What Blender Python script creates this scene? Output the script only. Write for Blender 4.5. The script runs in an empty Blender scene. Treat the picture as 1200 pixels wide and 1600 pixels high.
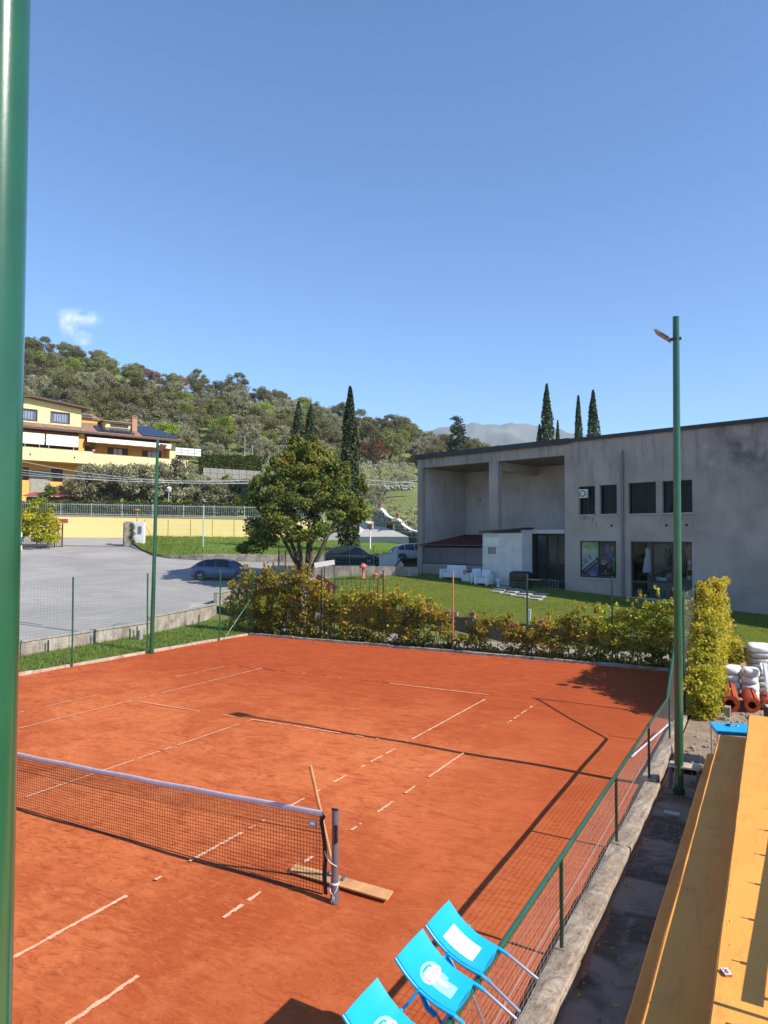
import bpy, bmesh, math, random
import numpy as np
from mathutils import Vector, Matrix
R_ = math.radians
rnd = random.Random(7)
SC = bpy.context.scene
COL = SC.collection

# ------------------------------------------------------------------ camera
CX, CY, CZ = 11.088, -7.456, 4.36
cam = bpy.data.cameras.new('camera'); camo = bpy.data.objects.new('camera', cam); COL.objects.link(camo)
cam.sensor_fit = 'VERTICAL'; cam.sensor_height = 36.0; cam.lens = 1116.28 / 1600 * 36.0
cam.clip_start = .05; cam.clip_end = 20000
def cam_rot(yaw, pit, rol):
    f = Vector((-math.sin(yaw)*math.cos(pit), math.cos(yaw)*math.cos(pit), math.sin(pit)))
    r = Vector((math.cos(yaw), math.sin(yaw), 0)); u = r.cross(f)
    r2 = math.cos(rol)*r + math.sin(rol)*u; u2 = -math.sin(rol)*r + math.cos(rol)*u
    return Matrix((r2, u2, -f)).transposed()
camo.matrix_world = Matrix.Translation((CX, CY, CZ)) @ cam_rot(.496682665, .0395438, .00547189).to_4x4()
SC.camera = camo

# ------------------------------------------------------------------ sky, sun, exposure
SUN = Vector((1.237, -.052, 1.0)).normalized()
SUN_EL = math.asin(SUN.z); SUN_ROT = R_(92.4)
world = bpy.data.worlds.new('World'); SC.world = world; world.use_nodes = True
wn, wl = world.node_tree.nodes, world.node_tree.links
sky = wn.new('ShaderNodeTexSky'); sky.sky_type = 'NISHITA'; sky.sun_disc = False
sky.sun_elevation = SUN_EL; sky.sun_rotation = SUN_ROT; sky.altitude = 0; sky.air_density = 1.0; sky.dust_density = .0; sky.ozone_density = 3.2
bg = wn['Background']; bg.inputs[1].default_value = .115
# one small wisp of cloud over the hill, part of the sky itself
tc = wn.new('ShaderNodeTexCoord')
def vdist(cen, sx, sz, ax):
    s = wn.new('ShaderNodeVectorMath'); s.operation = 'SUBTRACT'; wl.new(tc.outputs['Generated'], s.inputs[0]); s.inputs[1].default_value = cen
    d1 = wn.new('ShaderNodeVectorMath'); d1.operation = 'DOT_PRODUCT'; wl.new(s.outputs[0], d1.inputs[0]); d1.inputs[1].default_value = [a/sx for a in ax]
    d2 = wn.new('ShaderNodeVectorMath'); d2.operation = 'DOT_PRODUCT'; wl.new(s.outputs[0], d2.inputs[0]); d2.inputs[1].default_value = (0, 0, 1/sz)
    p1 = wn.new('ShaderNodeMath'); p1.operation = 'MULTIPLY'; wl.new(d1.outputs['Value'], p1.inputs[0]); wl.new(d1.outputs['Value'], p1.inputs[1])
    p2 = wn.new('ShaderNodeMath'); p2.operation = 'MULTIPLY_ADD'; wl.new(d2.outputs['Value'], p2.inputs[0]); wl.new(d2.outputs['Value'], p2.inputs[1]); wl.new(p1.outputs[0], p2.inputs[2])
    m = wn.new('ShaderNodeMath'); m.operation = 'SUBTRACT'; m.inputs[0].default_value = 1.0; m.use_clamp = True; wl.new(p2.outputs[0], m.inputs[1])
    return m
ax = (.62, .78, 0)
blobs = [vdist((-.7546, .5945, .2762), .030, .012, ax), vdist((-.7650, .5850, .268), .013, .020, ax), vdist((-.7560, .5995, .252), .014, .010, ax)]
acc = blobs[0]
for b in blobs[1:]:
    mx = wn.new('ShaderNodeMath'); mx.operation = 'MAXIMUM'; wl.new(acc.outputs[0], mx.inputs[0]); wl.new(b.outputs[0], mx.inputs[1]); acc = mx
cnz = wn.new('ShaderNodeTexNoise'); cnz.inputs['Scale'].default_value = 70; cnz.inputs['Detail'].default_value = 5; cnz.inputs['Roughness'].default_value = .6
wl.new(tc.outputs['Generated'], cnz.inputs['Vector'])
cr = wn.new('ShaderNodeMapRange'); cr.inputs[1].default_value = .36; cr.inputs[2].default_value = .72; wl.new(cnz.outputs['Fac'], cr.inputs[0])
cm = wn.new('ShaderNodeMath'); cm.operation = 'MULTIPLY'; wl.new(acc.outputs[0], cm.inputs[0]); wl.new(cr.outputs[0], cm.inputs[1])
cm2 = wn.new('ShaderNodeMath'); cm2.operation = 'MULTIPLY'; cm2.inputs[1].default_value = .85; cm2.use_clamp = True; wl.new(cm.outputs[0], cm2.inputs[0])
cmix = wn.new('ShaderNodeMix'); cmix.data_type = 'RGBA'; tint = wn.new('ShaderNodeMix'); tint.data_type = 'RGBA'; tint.blend_type = 'MULTIPLY'; tint.inputs[0].default_value = 1; wl.new(sky.outputs[0], tint.inputs[6]); tint.inputs[7].default_value = (.84, 1.0, 1.16, 1)
wl.new(cm2.outputs[0], cmix.inputs[0]); wl.new(tint.outputs[2], cmix.inputs[6]); cmix.inputs[7].default_value = (6.3, 6.6, 7.0, 1)
wl.new(cmix.outputs[2], bg.inputs[0])

sl = bpy.data.lights.new('sun', 'SUN'); sl.energy = 5.0; sl.angle = R_(.53); sl.color = (1.0, .94, .84)
so = bpy.data.objects.new('sun', sl); COL.objects.link(so); so.rotation_euler = (-SUN).to_track_quat('-Z', 'Y').to_euler(); so.location = (40, 0, 60)

vs = SC.view_settings; vs.view_transform = 'Standard'; vs.look = 'None'; vs.gamma = 1.0; vs.exposure = .68; vs.use_curve_mapping = False
SC.render.engine = 'CYCLES'
SC.cycles.max_bounces = 6; SC.cycles.diffuse_bounces = 3; SC.cycles.transparent_max_bounces = 12; SC.cycles.volume_bounces = 0
try: SC.cycles.use_denoising = True
except Exception: pass

# ------------------------------------------------------------------ terrain heights (metres; D = distance ahead of the stand, l = sideways)
FX, FY, RX, RY = -.4765, .8792, .8792, .4765
def lerp(t, T):
    if t <= T[0][0]: return T[0][1]
    for (a, b), (c, d) in zip(T, T[1:]):
        if t <= c: return b + (d-b)*(t-a)/(c-a)
    return T[-1][1]
def sst(a, b, x):
    t = min(1, max(0, (x-a)/(b-a))); return t*t*(3-2*t)
T_PARK = [(20,.45),(30,.5),(38,.66),(44,1.15),(48,1.55),(56,2.3),(62,2.9),(70,3.6),(78,4.5),(80,4.6)]
T_LAWN = [(20,.1),(24.5,.2),(27,.45),(33,1.02),(41,1.65),(48.7,2.2),(56,2.5),(62,3.0),(70,3.8),(80,5.6)]
RIDGE = [(-.75,.33),(-.50,.283),(-.39,.262),(-.32,.236),(-.24,.222),(-.14,.205),(-.07,.182),(.04,.162),(.09,.145),(.16,.13),(.3,.11),(.55,.06),(1,.0)]
DR = 240.
def DL(x, y):
    dx, dy = x-CX, y-CY
    return dx*FX + dy*FY, dx*RX + dy*RY
def XY(D, l): return CX + D*FX + l*RX, CY + D*FY + l*RY
def HD(D, l):
    t = l/max(D, 1.)
    w = sst(-.17, -.02, t)
    lo = lerp(D, T_PARK)*(1-w) + lerp(D, T_LAWN)*w
    if D <= 78.5: return lo
    z80 = lo + 2.3*(1-sst(-.2, -.1, t))*min(1, (D-78.5)/.6)
    zr = CZ + lerp(t, RIDGE)*DR - 5.0
    if D <= DR:
        s = max(0, (D-80)/(DR-80))
        return z80 + (zr-z80)*s**1.25
    return zr - min((D-DR)*.25, zr+2) if zr > 0 else zr
def H(x, y): return HD(*DL(x, y))

# ------------------------------------------------------------------ materials
class NT:
    def __init__(s, name):
        s.m = bpy.data.materials.new(name); s.m.use_nodes = True
        s.n, s.l = s.m.node_tree.nodes, s.m.node_tree.links
        s.p = s.n['Principled BSDF']; s.out = s.n['Material Output']
        s.tc = s.n.new('ShaderNodeTexCoord')
    def node(s, t, **k):
        x = s.n.new(t)
        for a, b in k.items(): setattr(x, a, b)
        return x
    def vec(s, scale=(1,1,1), rot=(0,0,0), space='Object'):
        mp = s.node('ShaderNodeMapping'); mp.inputs['Scale'].default_value = scale; mp.inputs['Rotation'].default_value = rot
        s.l.new(s.tc.outputs[space], mp.inputs['Vector']); return mp.outputs[0]
    def noise(s, scale, detail=4, rough=.6, vec=None, dist=0):
        x = s.node('ShaderNodeTexNoise'); x.inputs['Scale'].default_value = scale; x.inputs['Detail'].default_value = detail
        x.inputs['Roughness'].default_value = rough; x.inputs['Distortion'].default_value = dist
        s.l.new(vec if vec is not None else s.tc.outputs['Object'], x.inputs['Vector']); return x.outputs['Fac']
    def rng(s, v, a, b, c=0., d=1.):
        x = s.node('ShaderNodeMapRange'); s.l.new(v, x.inputs[0])
        for i, q in enumerate((a, b, c, d)): x.inputs[i+1].default_value = q
        return x.outputs[0]
    def math(s, op, a, b):
        x = s.node('ShaderNodeMath', operation=op)
        for i, q in enumerate((a, b)):
            if isinstance(q, (int, float)): x.inputs[i].default_value = q
            else: s.l.new(q, x.inputs[i])
        return x.outputs[0]
    def mix(s, f, a, b, blend='MIX'):
        x = s.node('ShaderNodeMix', data_type='RGBA', blend_type=blend)
        for i, q in ((0, f), (6, a), (7, b)):
            if isinstance(q, (int, float)): x.inputs[i].default_value = q
            elif isinstance(q, tuple): x.inputs[i].default_value = q if len(q) == 4 else (*q, 1)
            else: s.l.new(q, x.inputs[i])
        return x.outputs[2]
    def bump(s, h, strength=.3, dist=.02):
        x = s.node('ShaderNodeBump'); x.inputs['Strength'].default_value = strength; x.inputs['Distance'].default_value = dist
        s.l.new(h, x.inputs['Height']); s.l.new(x.outputs[0], s.p.inputs['Normal'])
    def base(s, c):
        if isinstance(c, tuple): s.p.inputs['Base Color'].default_value = (*c[:3], 1)
        else: s.l.new(c, s.p.inputs['Base Color'])

def simple(name, col, rough=.6, var=.25, scale=6., metal=0., bump=.0, bscale=40., spec=.5, dark=None):
    t = NT(name)
    dk = dark or tuple(c*(1-var) for c in col); lt = tuple(min(1, c*(1+var*.5)) for c in col)
    n1 = t.noise(scale, 5, .62)
    c = t.mix(t.rng(n1, .3, .7), dk, lt)
    t.base(c); t.p.inputs['Roughness'].default_value = rough; t.p.inputs['Metallic'].default_value = metal
    t.p.inputs['Specular IOR Level'].default_value = spec
    if bump: t.bump(t.noise(bscale, 4, .6), bump, .01)
    return t.m

def leafmat(name, cols, trans=.25, rough=.5):
    """cols: ramp over the per-leaf attribute 'tint'"""
    t = NT(name)
    at = t.node('ShaderNodeAttribute', attribute_name='tint')
    oi = t.node('ShaderNodeObjectInfo')
    rp = t.node('ShaderNodeValToRGB')
    el = rp.color_ramp.elements
    while len(el) > 1: el.remove(el[-1])
    for i, c in enumerate(cols):
        e = el[0] if i == 0 else el.new(i/(len(cols)-1))
        e.position = i/(len(cols)-1); e.color = (*c, 1)
    t.l.new(at.outputs['Fac'], rp.inputs[0])
    hs = t.node('ShaderNodeHueSaturation'); t.l.new(rp.outputs[0], hs.inputs['Color'])
    t.l.new(t.rng(oi.outputs['Random'], 0, 1, .75, 1.3), hs.inputs['Value'])
    t.l.new(t.rng(oi.outputs['Random'], 0, 1, .48, .52), hs.inputs['Hue'])
    t.l.new(hs.outputs[0], t.p.inputs['Base Color']); t.p.inputs['Roughness'].default_value = rough
    t.p.inputs['Specular IOR Level'].default_value = .25
    tr = t.node('ShaderNodeBsdfTranslucent'); t.l.new(hs.outputs[0], tr.inputs[0])
    mx = t.node('ShaderNodeMixShader'); mx.inputs[0].default_value = trans
    t.l.new(t.p.outputs[0], mx.inputs[1]); t.l.new(tr.outputs[0], mx.inputs[2]); t.l.new(mx.outputs[0], t.out.inputs['Surface'])
    return t.m

def glassmat(name, tint=(.9,.95,.95), gl=.12, clear=True):
    t = NT(name)
    tr = t.node('ShaderNodeBsdfTransparent'); tr.inputs[0].default_value = (*tint, 1)
    g = t.node('ShaderNodeBsdfGlossy'); g.inputs['Roughness'].default_value = .03
    lw = t.node('ShaderNodeLayerWeight'); lw.inputs[0].default_value = .5
    fr = t.math('MULTIPLY_ADD', t.math('POWER', lw.outputs['Facing'], 5.0), .9); fr.node.inputs[2].default_value = .010
    mx = t.node('ShaderNodeMixShader'); t.l.new(fr, mx.inputs[0])
    t.l.new(tr.outputs[0], mx.inputs[1]); t.l.new(g.outputs[0], mx.inputs[2]); t.l.new(mx.outputs[0], t.out.inputs['Surface'])
    return t.m

M = {}
def mats():
    # clay court
    t = NT('red_clay')
    v = t.vec(); big = t.noise(.28, 4, .55, v, .6); mid = t.noise(1.1, 5, .65, t.vec((1.0,.55,1)), 1.2); fine = t.noise(9, 5, .7, t.vec((.55,1,1), (0,0,.5)), .8); gr = t.noise(70, 3, .7)
    dry, damp, deep = (.52,.128,.039), (.36,.066,.017), (.25,.041,.010)
    scuff = t.noise(2.6, 6, .72, t.vec((.5,1.3,1), (0,0,-.35)), 1.6)
    sep = t.node('ShaderNodeSeparateXYZ'); t.l.new(t.tc.outputs['Object'], sep.inputs[0])
    f = t.math('ADD', t.rng(big, .35, .65), t.rng(mid, .35, .7, -.25, .25))
    c = t.mix(t.rng(f, .25, .90), dry, damp)
    c = t.mix(t.math('MULTIPLY', t.rng(t.noise(.42, 5, .7, t.vec((1,1,1),(0,0,1)), 1.4), .50, .66), .55), c, (.60,.185,.070))
    c = t.mix(t.math('MULTIPLY', t.rng(scuff, .51, .62), .85), c, damp)
    c = t.mix(t.math('MULTIPLY', t.math('MULTIPLY', t.rng(fine, .53, .66), t.rng(mid, .42, .58, .25, 1.)), .8), c, deep)
    dash = t.noise(4.2, 6, .78, t.vec((.55,1.5,1), (0,0,-.15)), 2.2); prints = t.noise(13, 4, .7, t.vec((.7,1.2,1)), 1.0)
    c = t.mix(t.math('MULTIPLY', t.math('MULTIPLY', t.rng(dash, .55, .63), t.rng(prints, .40, .56)), .85), c, deep)
    c = t.mix(t.math('MULTIPLY', t.rng(dash, .47, .40), .35), c, (.62,.20,.075))
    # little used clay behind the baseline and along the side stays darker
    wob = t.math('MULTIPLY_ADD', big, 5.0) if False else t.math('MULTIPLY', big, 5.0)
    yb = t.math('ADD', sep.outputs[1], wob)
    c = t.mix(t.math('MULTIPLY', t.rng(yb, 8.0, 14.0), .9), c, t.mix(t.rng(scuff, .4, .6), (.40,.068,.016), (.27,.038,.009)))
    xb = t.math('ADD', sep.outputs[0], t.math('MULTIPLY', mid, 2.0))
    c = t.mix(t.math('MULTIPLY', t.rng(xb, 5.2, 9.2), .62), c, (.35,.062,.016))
    c = t.mix(t.math('MULTIPLY', t.rng(gr, .35, .7), .3), c, t.mix(.5, c, (.6,.24,.11)))
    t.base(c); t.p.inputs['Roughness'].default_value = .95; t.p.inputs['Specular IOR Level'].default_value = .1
    hh = t.math('ADD', t.math('MULTIPLY', gr, .25), t.math('ADD', t.math('MULTIPLY', fine, .8), t.math('MULTIPLY', scuff, 1.6)))
    t.bump(hh, .55, .022); M['clay'] = t.m
    # asphalt
    t = NT('worn_asphalt')
    b = t.noise(.18, 5, .6, None, .8); s = t.noise(.9, 6, .7, t.vec((.4,1,1), (0,0,.5)), 1.0); g = t.noise(45, 3, .8)
    c = t.mix(t.rng(b, .35, .65), (.225,.207,.188), (.325,.297,.270))
    c = t.mix(t.math('MULTIPLY', t.rng(s, .46, .70), .75), c, (.205,.188,.176))
    c = t.mix(t.math('MULTIPLY', g, .3), c, (.40,.385,.375))
    t.base(c); t.p.inputs['Roughness'].default_value = .9; t.bump(g, .35, .01); M['asphalt'] = t.m
    # concrete facade
    t = NT('weathered_concrete')
    b = t.noise(.35, 6, .65, None, .6); st = t.noise(1.3, 6, .7, t.vec((1.6,1.6,.22)), .3); f = t.noise(7, 5, .65)
    sep = t.node('ShaderNodeSeparateXYZ'); t.l.new(t.tc.outputs['Object'], sep.inputs[0])
    c = t.mix(t.rng(b, .35, .65), (.298,.248,.222), (.422,.358,.326))
    up = t.rng(sep.outputs[2], 5.5, 9.8)                       # rain streaks start at the roof edge
    c = t.mix(t.math('MULTIPLY', t.math('MULTIPLY', t.rng(st, .48, .68), up), .6), c, (.085,.078,.074))
    px = t.rng(sep.outputs[0], 18.0, 20.5); pz = t.rng(sep.outputs[2], 6.4, 8.2)
    c = t.mix(t.math('MULTIPLY', t.math('MULTIPLY', px, pz), t.rng(t.noise(.8, 6, .7), .40, .62, 0, .75)), c, (.075,.070,.068))
    c = t.mix(t.rng(f, .55, .8, 0, .25), c, (.42,.40,.38))
    t.base(c); t.p.inputs['Roughness'].default_value = .9; t.bump(f, .25, .02); M['facade'] = t.m
    t = NT('bare_render')
    b = t.noise(.5, 6, .65, None, .5); st = t.noise(1.2, 5, .7, t.vec((1.5,1.5,.25)))
    c = t.mix(t.rng(b, .35, .65), (.44,.40,.39), (.60,.55,.53)); c = t.mix(t.rng(st, .5, .75, 0, .4), c, (.17,.165,.165))
    t.base(c); t.p.inputs['Roughness'].default_value = .9; t.bump(t.noise(9, 4), .2, .02); M['render'] = t.m
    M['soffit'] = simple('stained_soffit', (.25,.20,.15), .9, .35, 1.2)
    # grass grounds
    def grass(name, a, b, d, sc=1.0):
        t = NT(name); n1 = t.noise(.35*sc, 5, .65, None, .5); n2 = t.noise(6*sc, 5, .75); n3 = t.noise(45*sc, 3, .8)
        c = t.mix(t.rng(n1, .35, .65), a, b); c = t.mix(t.rng(n2, .4, .7), c, d); c = t.mix(t.rng(n3, .35, .7, 0, .6), c, a)
        t.base(c); t.p.inputs['Roughness'].default_value = .95; t.p.inputs['Specular IOR Level'].default_value = .1; t.bump(t.math('ADD', n2, n3), .8, .05); M[name] = t.m
    grass('turf', (.14,.165,.022), (.185,.195,.030), (.10,.130,.020))
    grass('meadow', (.13,.205,.034), (.19,.25,.055), (.09,.15,.026), .8)
    grass('hillside', (.12,.16,.045), (.19,.225,.07), (.16,.14,.075), .25)
    t = NT('dry_soil'); n1 = t.noise(.9, 6, .7, None, .8); n2 = t.noise(14, 5, .75)
    c = t.mix(t.rng(n1, .35, .65), (.20,.125,.075), (.36,.26,.18)); c = t.mix(t.rng(n2, .55, .75), c, (.10,.065,.04))
    t.base(c); t.p.inputs['Roughness'].default_value = .95; t.bump(t.math('ADD', n1, n2), .7, .05); M['soil'] = t.m
    t = NT('damp_concrete'); n1 = t.noise(.9, 5, .6, t.vec((.8,1.4,1)), 1.0); n2 = t.noise(8, 5, .7); n3 = t.noise(60, 2)
    c = t.mix(t.rng(n1, .42, .56), (.078,.045,.028), (.25,.172,.122)); c = t.mix(t.rng(n2, .52, .70, 0, .7), c, (.27,.20,.15)); c = t.mix(t.rng(n3, .6, .8, 0, .5), c, (.03,.028,.028))
    t.base(c); t.p.inputs['Roughness'].default_value = .8; t.bump(n2, .4, .02); M['path'] = t.m
    t = NT('kerb_concrete'); n1 = t.noise(1.6, 6, .7, None, .4); n2 = t.noise(16, 5, .7)
    n3 = t.noise(55, 4, .75); c = t.mix(t.rng(n1, .38, .62), (.245,.18,.125), (.40,.325,.25)); c = t.mix(t.rng(n2, .46, .66, 0, .85), c, (.17,.115,.075)); c = t.mix(t.rng(n3, .55, .75, 0, .6), c, (.50,.43,.35))
    t.base(c); t.p.inputs['Roughness'].default_value = .95; t.bump(n2, .8, .03); M['kerb'] = t.m
    t = NT('clay_stained_concrete'); n1 = t.noise(2.2, 6, .7); n2 = t.noise(20, 4, .7)
    c = t.mix(t.rng(n1, .4, .65), (.50,.40,.33), (.40,.20,.12)); c = t.mix(t.rng(n2, .5, .8, 0, .5), c, (.28,.20,.15))
    t.base(c); t.p.inputs['Roughness'].default_value = .95; t.bump(n2, .6, .02); M['kerb_clay'] = t.m
    t = NT('ochre_paint'); n1 = t.noise(.8, 5, .6, None, .5); n2 = t.noise(30, 4, .7); n3 = t.noise(3.5, 6, .75)
    c = t.mix(t.rng(n1, .3, .7), (.80,.300,.042), (.87,.350,.060)); c = t.mix(t.rng(n3, .56, .70, 0, .40), c, (.50,.20,.05)); n4 = t.noise(1.6, 6, .75, t.vec((2.2,.5,1)), 1.0); c = t.mix(t.rng(n4, .52, .70, 0, .45), c, (.44,.17,.045)); c = t.mix(t.rng(n2, .68, .74, 0, .5), c, (.30,.15,.05))
    t.base(c); t.p.inputs['Roughness'].default_value = .7; t.bump(t.math('ADD', t.math('MULTIPLY', n3, 2.), n2), .35, .012); M['ochre'] = t.m
    def painted(name, col, chip, rough=.3):
        t = NT(name); n = t.noise(60, 6, .8); b = t.noise(3, 4); st = t.noise(5, 5, .7, t.vec((6,6,.5)))
        c = t.mix(t.rng(b, .3, .7), tuple(x*.8 for x in col), tuple(min(1,x*1.15) for x in col)); c = t.mix(t.rng(n, .70, .76, 0, .8), c, chip)
        c = t.mix(t.rng(st, .6, .75, 0, .35), c, tuple(x*.5 for x in col))
        t.base(c); t.p.inputs['Roughness'].default_value = rough; t.p.inputs['Specular IOR Level'].default_value = .3; t.p.inputs['Coat Weight'].default_value = .9; t.p.inputs['Coat Roughness'].default_value = .16; t.bump(t.math('ADD', n, b), .16, .0025); M[name] = t.m
    painted('green_paint', (.014,.082,.036), (.16,.26,.20), .24)
    painted('dark_green', (.008,.045,.026), (.05,.07,.06), .4)
    painted('rust_post', (.42,.20,.06), (.2,.1,.05), .7)
    painted('black_metal', (.016,.016,.018), (.06,.05,.05), .4)
    painted('grey_metal', (.11,.11,.125), (.25,.22,.2), .4)
    painted('pale_metal', (.40,.43,.43), (.25,.2,.16), .5)
    M['bed'] = simple('hedge_bed', (.075,.05,.035), .95, .4, 5, bump=.6, bscale=20)
    M['clay_dust'] = simple('clay_dust', (.33,.13,.065), .95, .3, 12)
    M['green_wire'] = simple('green_wire', (.045,.16,.11), .5, .3)
    M['grey_wire'] = simple('grey_wire', (.34,.36,.34), .45, .3)
    M['alu'] = simple('aluminium', (.62,.64,.66), .28, .08, 20, .85)
    M['steel'] = simple('steel', (.45,.45,.46), .35, .2, 12, .7)
    M['net'] = simple('net_cord', (.022,.017,.016), .9, .2)
    M['tape'] = simple('net_tape', (.47,.43,.50), .85, .15, 8)
    M['strap'] = simple('strap', (.02,.018,.02), .8, .2)
    M['rope'] = simple('white_rope', (.72,.68,.66), .9, .15)
    M['line'] = simple('chalk_line', (.66,.42,.28), .95, .3, 22, dark=(.58,.24,.12))
    M['wood'] = simple('pale_wood', (.55,.28,.115), .75, .3, 5)
    M['grey_wood'] = simple('bench_wood', (.46,.37,.27), .85, .3, 6)
    M['bark'] = simple('bark', (.085,.062,.045), .95, .4, 9, bump=.8, bscale=16)
    M['bark_pale'] = simple('bark_pale', (.17,.145,.12), .95, .4, 9, bump=.6, bscale=16)
    M['white_plastic'] = simple('white_plastic', (.66,.68,.72), .5, .12, 4)
    M['bag'] = simple('white_sack', (.74,.74,.76), .55, .1, 5, bump=.5, bscale=9)
    M['wrap'] = simple('stretch_wrap', (.46,.43,.39), .35, .25, 3, bump=.9, bscale=7)
    M['mat_red'] = simple('red_matting', (.40,.055,.018), .9, .35, 6, bump=.5, bscale=60)
    M['mat_dark'] = simple('matting_inside', (.10,.018,.010), .95, .3, 6)
    M['dark_box'] = simple('dark_plastic', (.035,.022,.022), .5, .3)
    M['terracotta'] = simple('terracotta', (.42,.20,.15), .8, .25, 8)
    M['faded_pink'] = simple('faded_terracotta', (.50,.27,.20), .9, .25, 6)
    M['flower_pink'] = simple('pink_petals', (.62,.07,.22), .7, .35, 20)
    M['flower_red'] = simple('red_petals', (.55,.035,.045), .7, .35, 20)
    M['red_paint'] = simple('red_paint', (.45,.12,.095), .55, .3, 8)
    M['dark_red'] = simple('dark_red_panel', (.085,.018,.024), .6, .25, 5)
    M['white_paint'] = simple('white_paint', (.74,.73,.70), .6, .12, 5)
    M['dark_roof'] = simple('dark_flashing', (.022,.022,.030), .5, .3, 3)
    M['frame'] = simple('dark_frame', (.012,.011,.012), .45, .2)
    M['panel_grey'] = simple('translucent_panel', (.115,.125,.15), .35, .2, .6)
    M['awning_red'] = simple('oxblood_awning', (.12,.014,.016), .8, .2, 2)
    M['shed_white'] = simple('shed_render', (.60,.59,.58), .85, .15, 2, bump=.2)
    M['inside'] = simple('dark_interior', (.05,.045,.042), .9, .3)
    M['inside_wall'] = simple('interior_wall', (.62,.57,.52), .9, .2, 1)
    M['curtain'] = simple('red_curtain', (.42,.17,.09), .9, .3, 4)
    M['stone_slab'] = simple('stepping_stone', (.42,.40,.38), .9, .25, 6, bump=.4)
    M['house'] = simple('yellow_render', (.82,.635,.29), .85, .06, 2)
    M['house_shade_orange'] = simple('shade_orange_render', (.72,.36,.09), .85, .1, 2)  # deeper orange paints in shade under awnings and balcony; flanks share it
    M['ywall'] = simple('yellow_wall_paint', (.82,.66,.27), .85, .06, .6)
    M['wall_cap'] = simple('wall_coping', (.42,.33,.24), .9, .2)
    M['tile'] = simple('roof_tile', (.33,.20,.135), .9, .4, 3, dark=(.15,.095,.07))
    M['fascia'] = simple('brown_fascia', (.13,.06,.032), .7, .2)
    M['brown'] = simple('brown_wood', (.10,.045,.025), .6, .3)
    M['solar'] = simple('solar_glass', (.022,.027,.055), .18, .25, 1.5)
    M['awn'] = simple('cream_awning', (.80,.70,.58), .85, .06, 3)
    M['brick'] = simple('chimney_brick', (.42,.22,.13), .9, .3, 9)
    M['winblue'] = simple('window_glass_dark', (.10,.13,.19), .08, .2, 1.0)
    M['curtain_dim'] = simple('window_curtain', (.21,.25,.34), .6, .2, 4)
    M['pale_path'] = simple('pale_path', (.30,.26,.22), .9, .25, 1.5)
    M['curtain_white'] = simple('net_curtain', (.55,.58,.66), .8, .15, 8)
    t = NT('dry_stone'); vo = t.node('ShaderNodeTexVoronoi'); vo.inputs['Scale'].default_value = 3.0; t.l.new(t.tc.outputs['Object'], vo.inputs['Vector'])
    n = t.noise(12, 5, .7); c = t.mix(t.rng(n, .3, .7), (.26,.225,.18), (.42,.38,.32)); t.base(c); t.p.inputs['Roughness'].default_value = .95; t.bump(n, .6, .04); M['stone'] = t.m
    M['stone_grey'] = simple('grey_stone', (.30,.28,.25), .95, .35, 5, bump=.6, bscale=10)
    t = NT('retaining_concrete'); n1 = t.noise(1.4, 6, .7, None, .6); n2 = t.noise(9, 5, .75); n3 = t.noise(2.5, 5, .7, t.vec((2.5,2.5,.5)))
    c = t.mix(t.rng(n1, .36, .62), (.19,.155,.125), (.40,.345,.285)); c = t.mix(t.rng(n3, .5, .68, 0, .7), c, (.11,.09,.07)); c = t.mix(t.rng(n2, .55, .75, 0, .6), c, (.50,.46,.40))
    t.base(c); t.p.inputs['Roughness'].default_value = .95; t.bump(n2, .6, .03); M['retain'] = t.m
    M['dark_wall'] = simple('planter_wall', (.085,.065,.05), .95, .35, 4, bump=.5)
    M['red_tile'] = simple('red_sheet_roof', (.36,.075,.07), .6, .25, 4)
    M['ramp'] = simple('concrete_ramp', (.52,.48,.43), .9, .12, 1)
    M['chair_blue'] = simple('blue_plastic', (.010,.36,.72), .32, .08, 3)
    M['chair_shaded'] = simple('blue_plastic_shaded', (.010,.20,.50), .4, .1, 3)  # darker copy of the blue plastic, shade on hanging seat and apron painted in
    M['sticker'] = simple('white_sticker', (.80,.84,.86), .4, .03)
    M['oval_pale'] = simple('logo_pale_oval', (.28,.68,.82), .4, .04)
    M['oval_dark'] = simple('logo_teal', (.02,.27,.40), .4, .05)
    M['logo_pink'] = simple('logo_pink', (.52,.04,.19), .4, .05)
    M['rubber'] = simple('tyre_rubber', (.018,.018,.018), .8, .2)
    M['rim'] = simple('alloy_rim', (.30,.30,.31), .3, .1, 6, .8)
    def carpaint(n, c): 
        m = simple(n, c, .22, .06, 2); m.node_tree.nodes['Principled BSDF'].inputs['Coat Weight'].default_value = .6; return m
    M['car_black'] = carpaint('black_car_paint', (.016,.018,.028)); M['car_white'] = carpaint('white_car_paint', (.52,.58,.68)); M['car_blue'] = carpaint('blue_car_paint', (.045,.085,.21))
    M['car_glass'] = simple('car_glass', (.020,.026,.034), .05, .1)
    M['lamp_clear'] = simple('headlamp', (.7,.72,.75), .1, .05); M['lamp_red'] = simple('taillamp', (.45,.02,.02), .2, .1)
    M['glass'] = glassmat('clear_glass', (.82,.86,.86))
    M['mountain'] = simple('mountain_rock', (.15,.155,.13), .95, .45, .004)
    M['flood'] = simple('flood_housing', (.33,.26,.22), .5, .2)
    M['flood_glass'] = simple('flood_glass', (.45,.45,.45), .15, .1)
    # foliage
    M['leaf_maple'] = leafmat('maple_leaves', [(.045,.070,.016),(.095,.130,.024),(.165,.180,.032),(.25,.215,.040),(.26,.16,.045)], .45)
    M['leaf_hedge'] = leafmat('autumn_hedge_leaves', [(.09,.115,.016),(.26,.27,.022),(.46,.41,.030),(.62,.47,.04),(.56,.28,.05),(.36,.14,.05)], .50)
    M['leaf_yellow'] = leafmat('yellow_hedge_leaves', [(.16,.18,.018),(.34,.33,.024),(.50,.42,.030),(.56,.41,.04),(.44,.19,.05)], .45)
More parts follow.
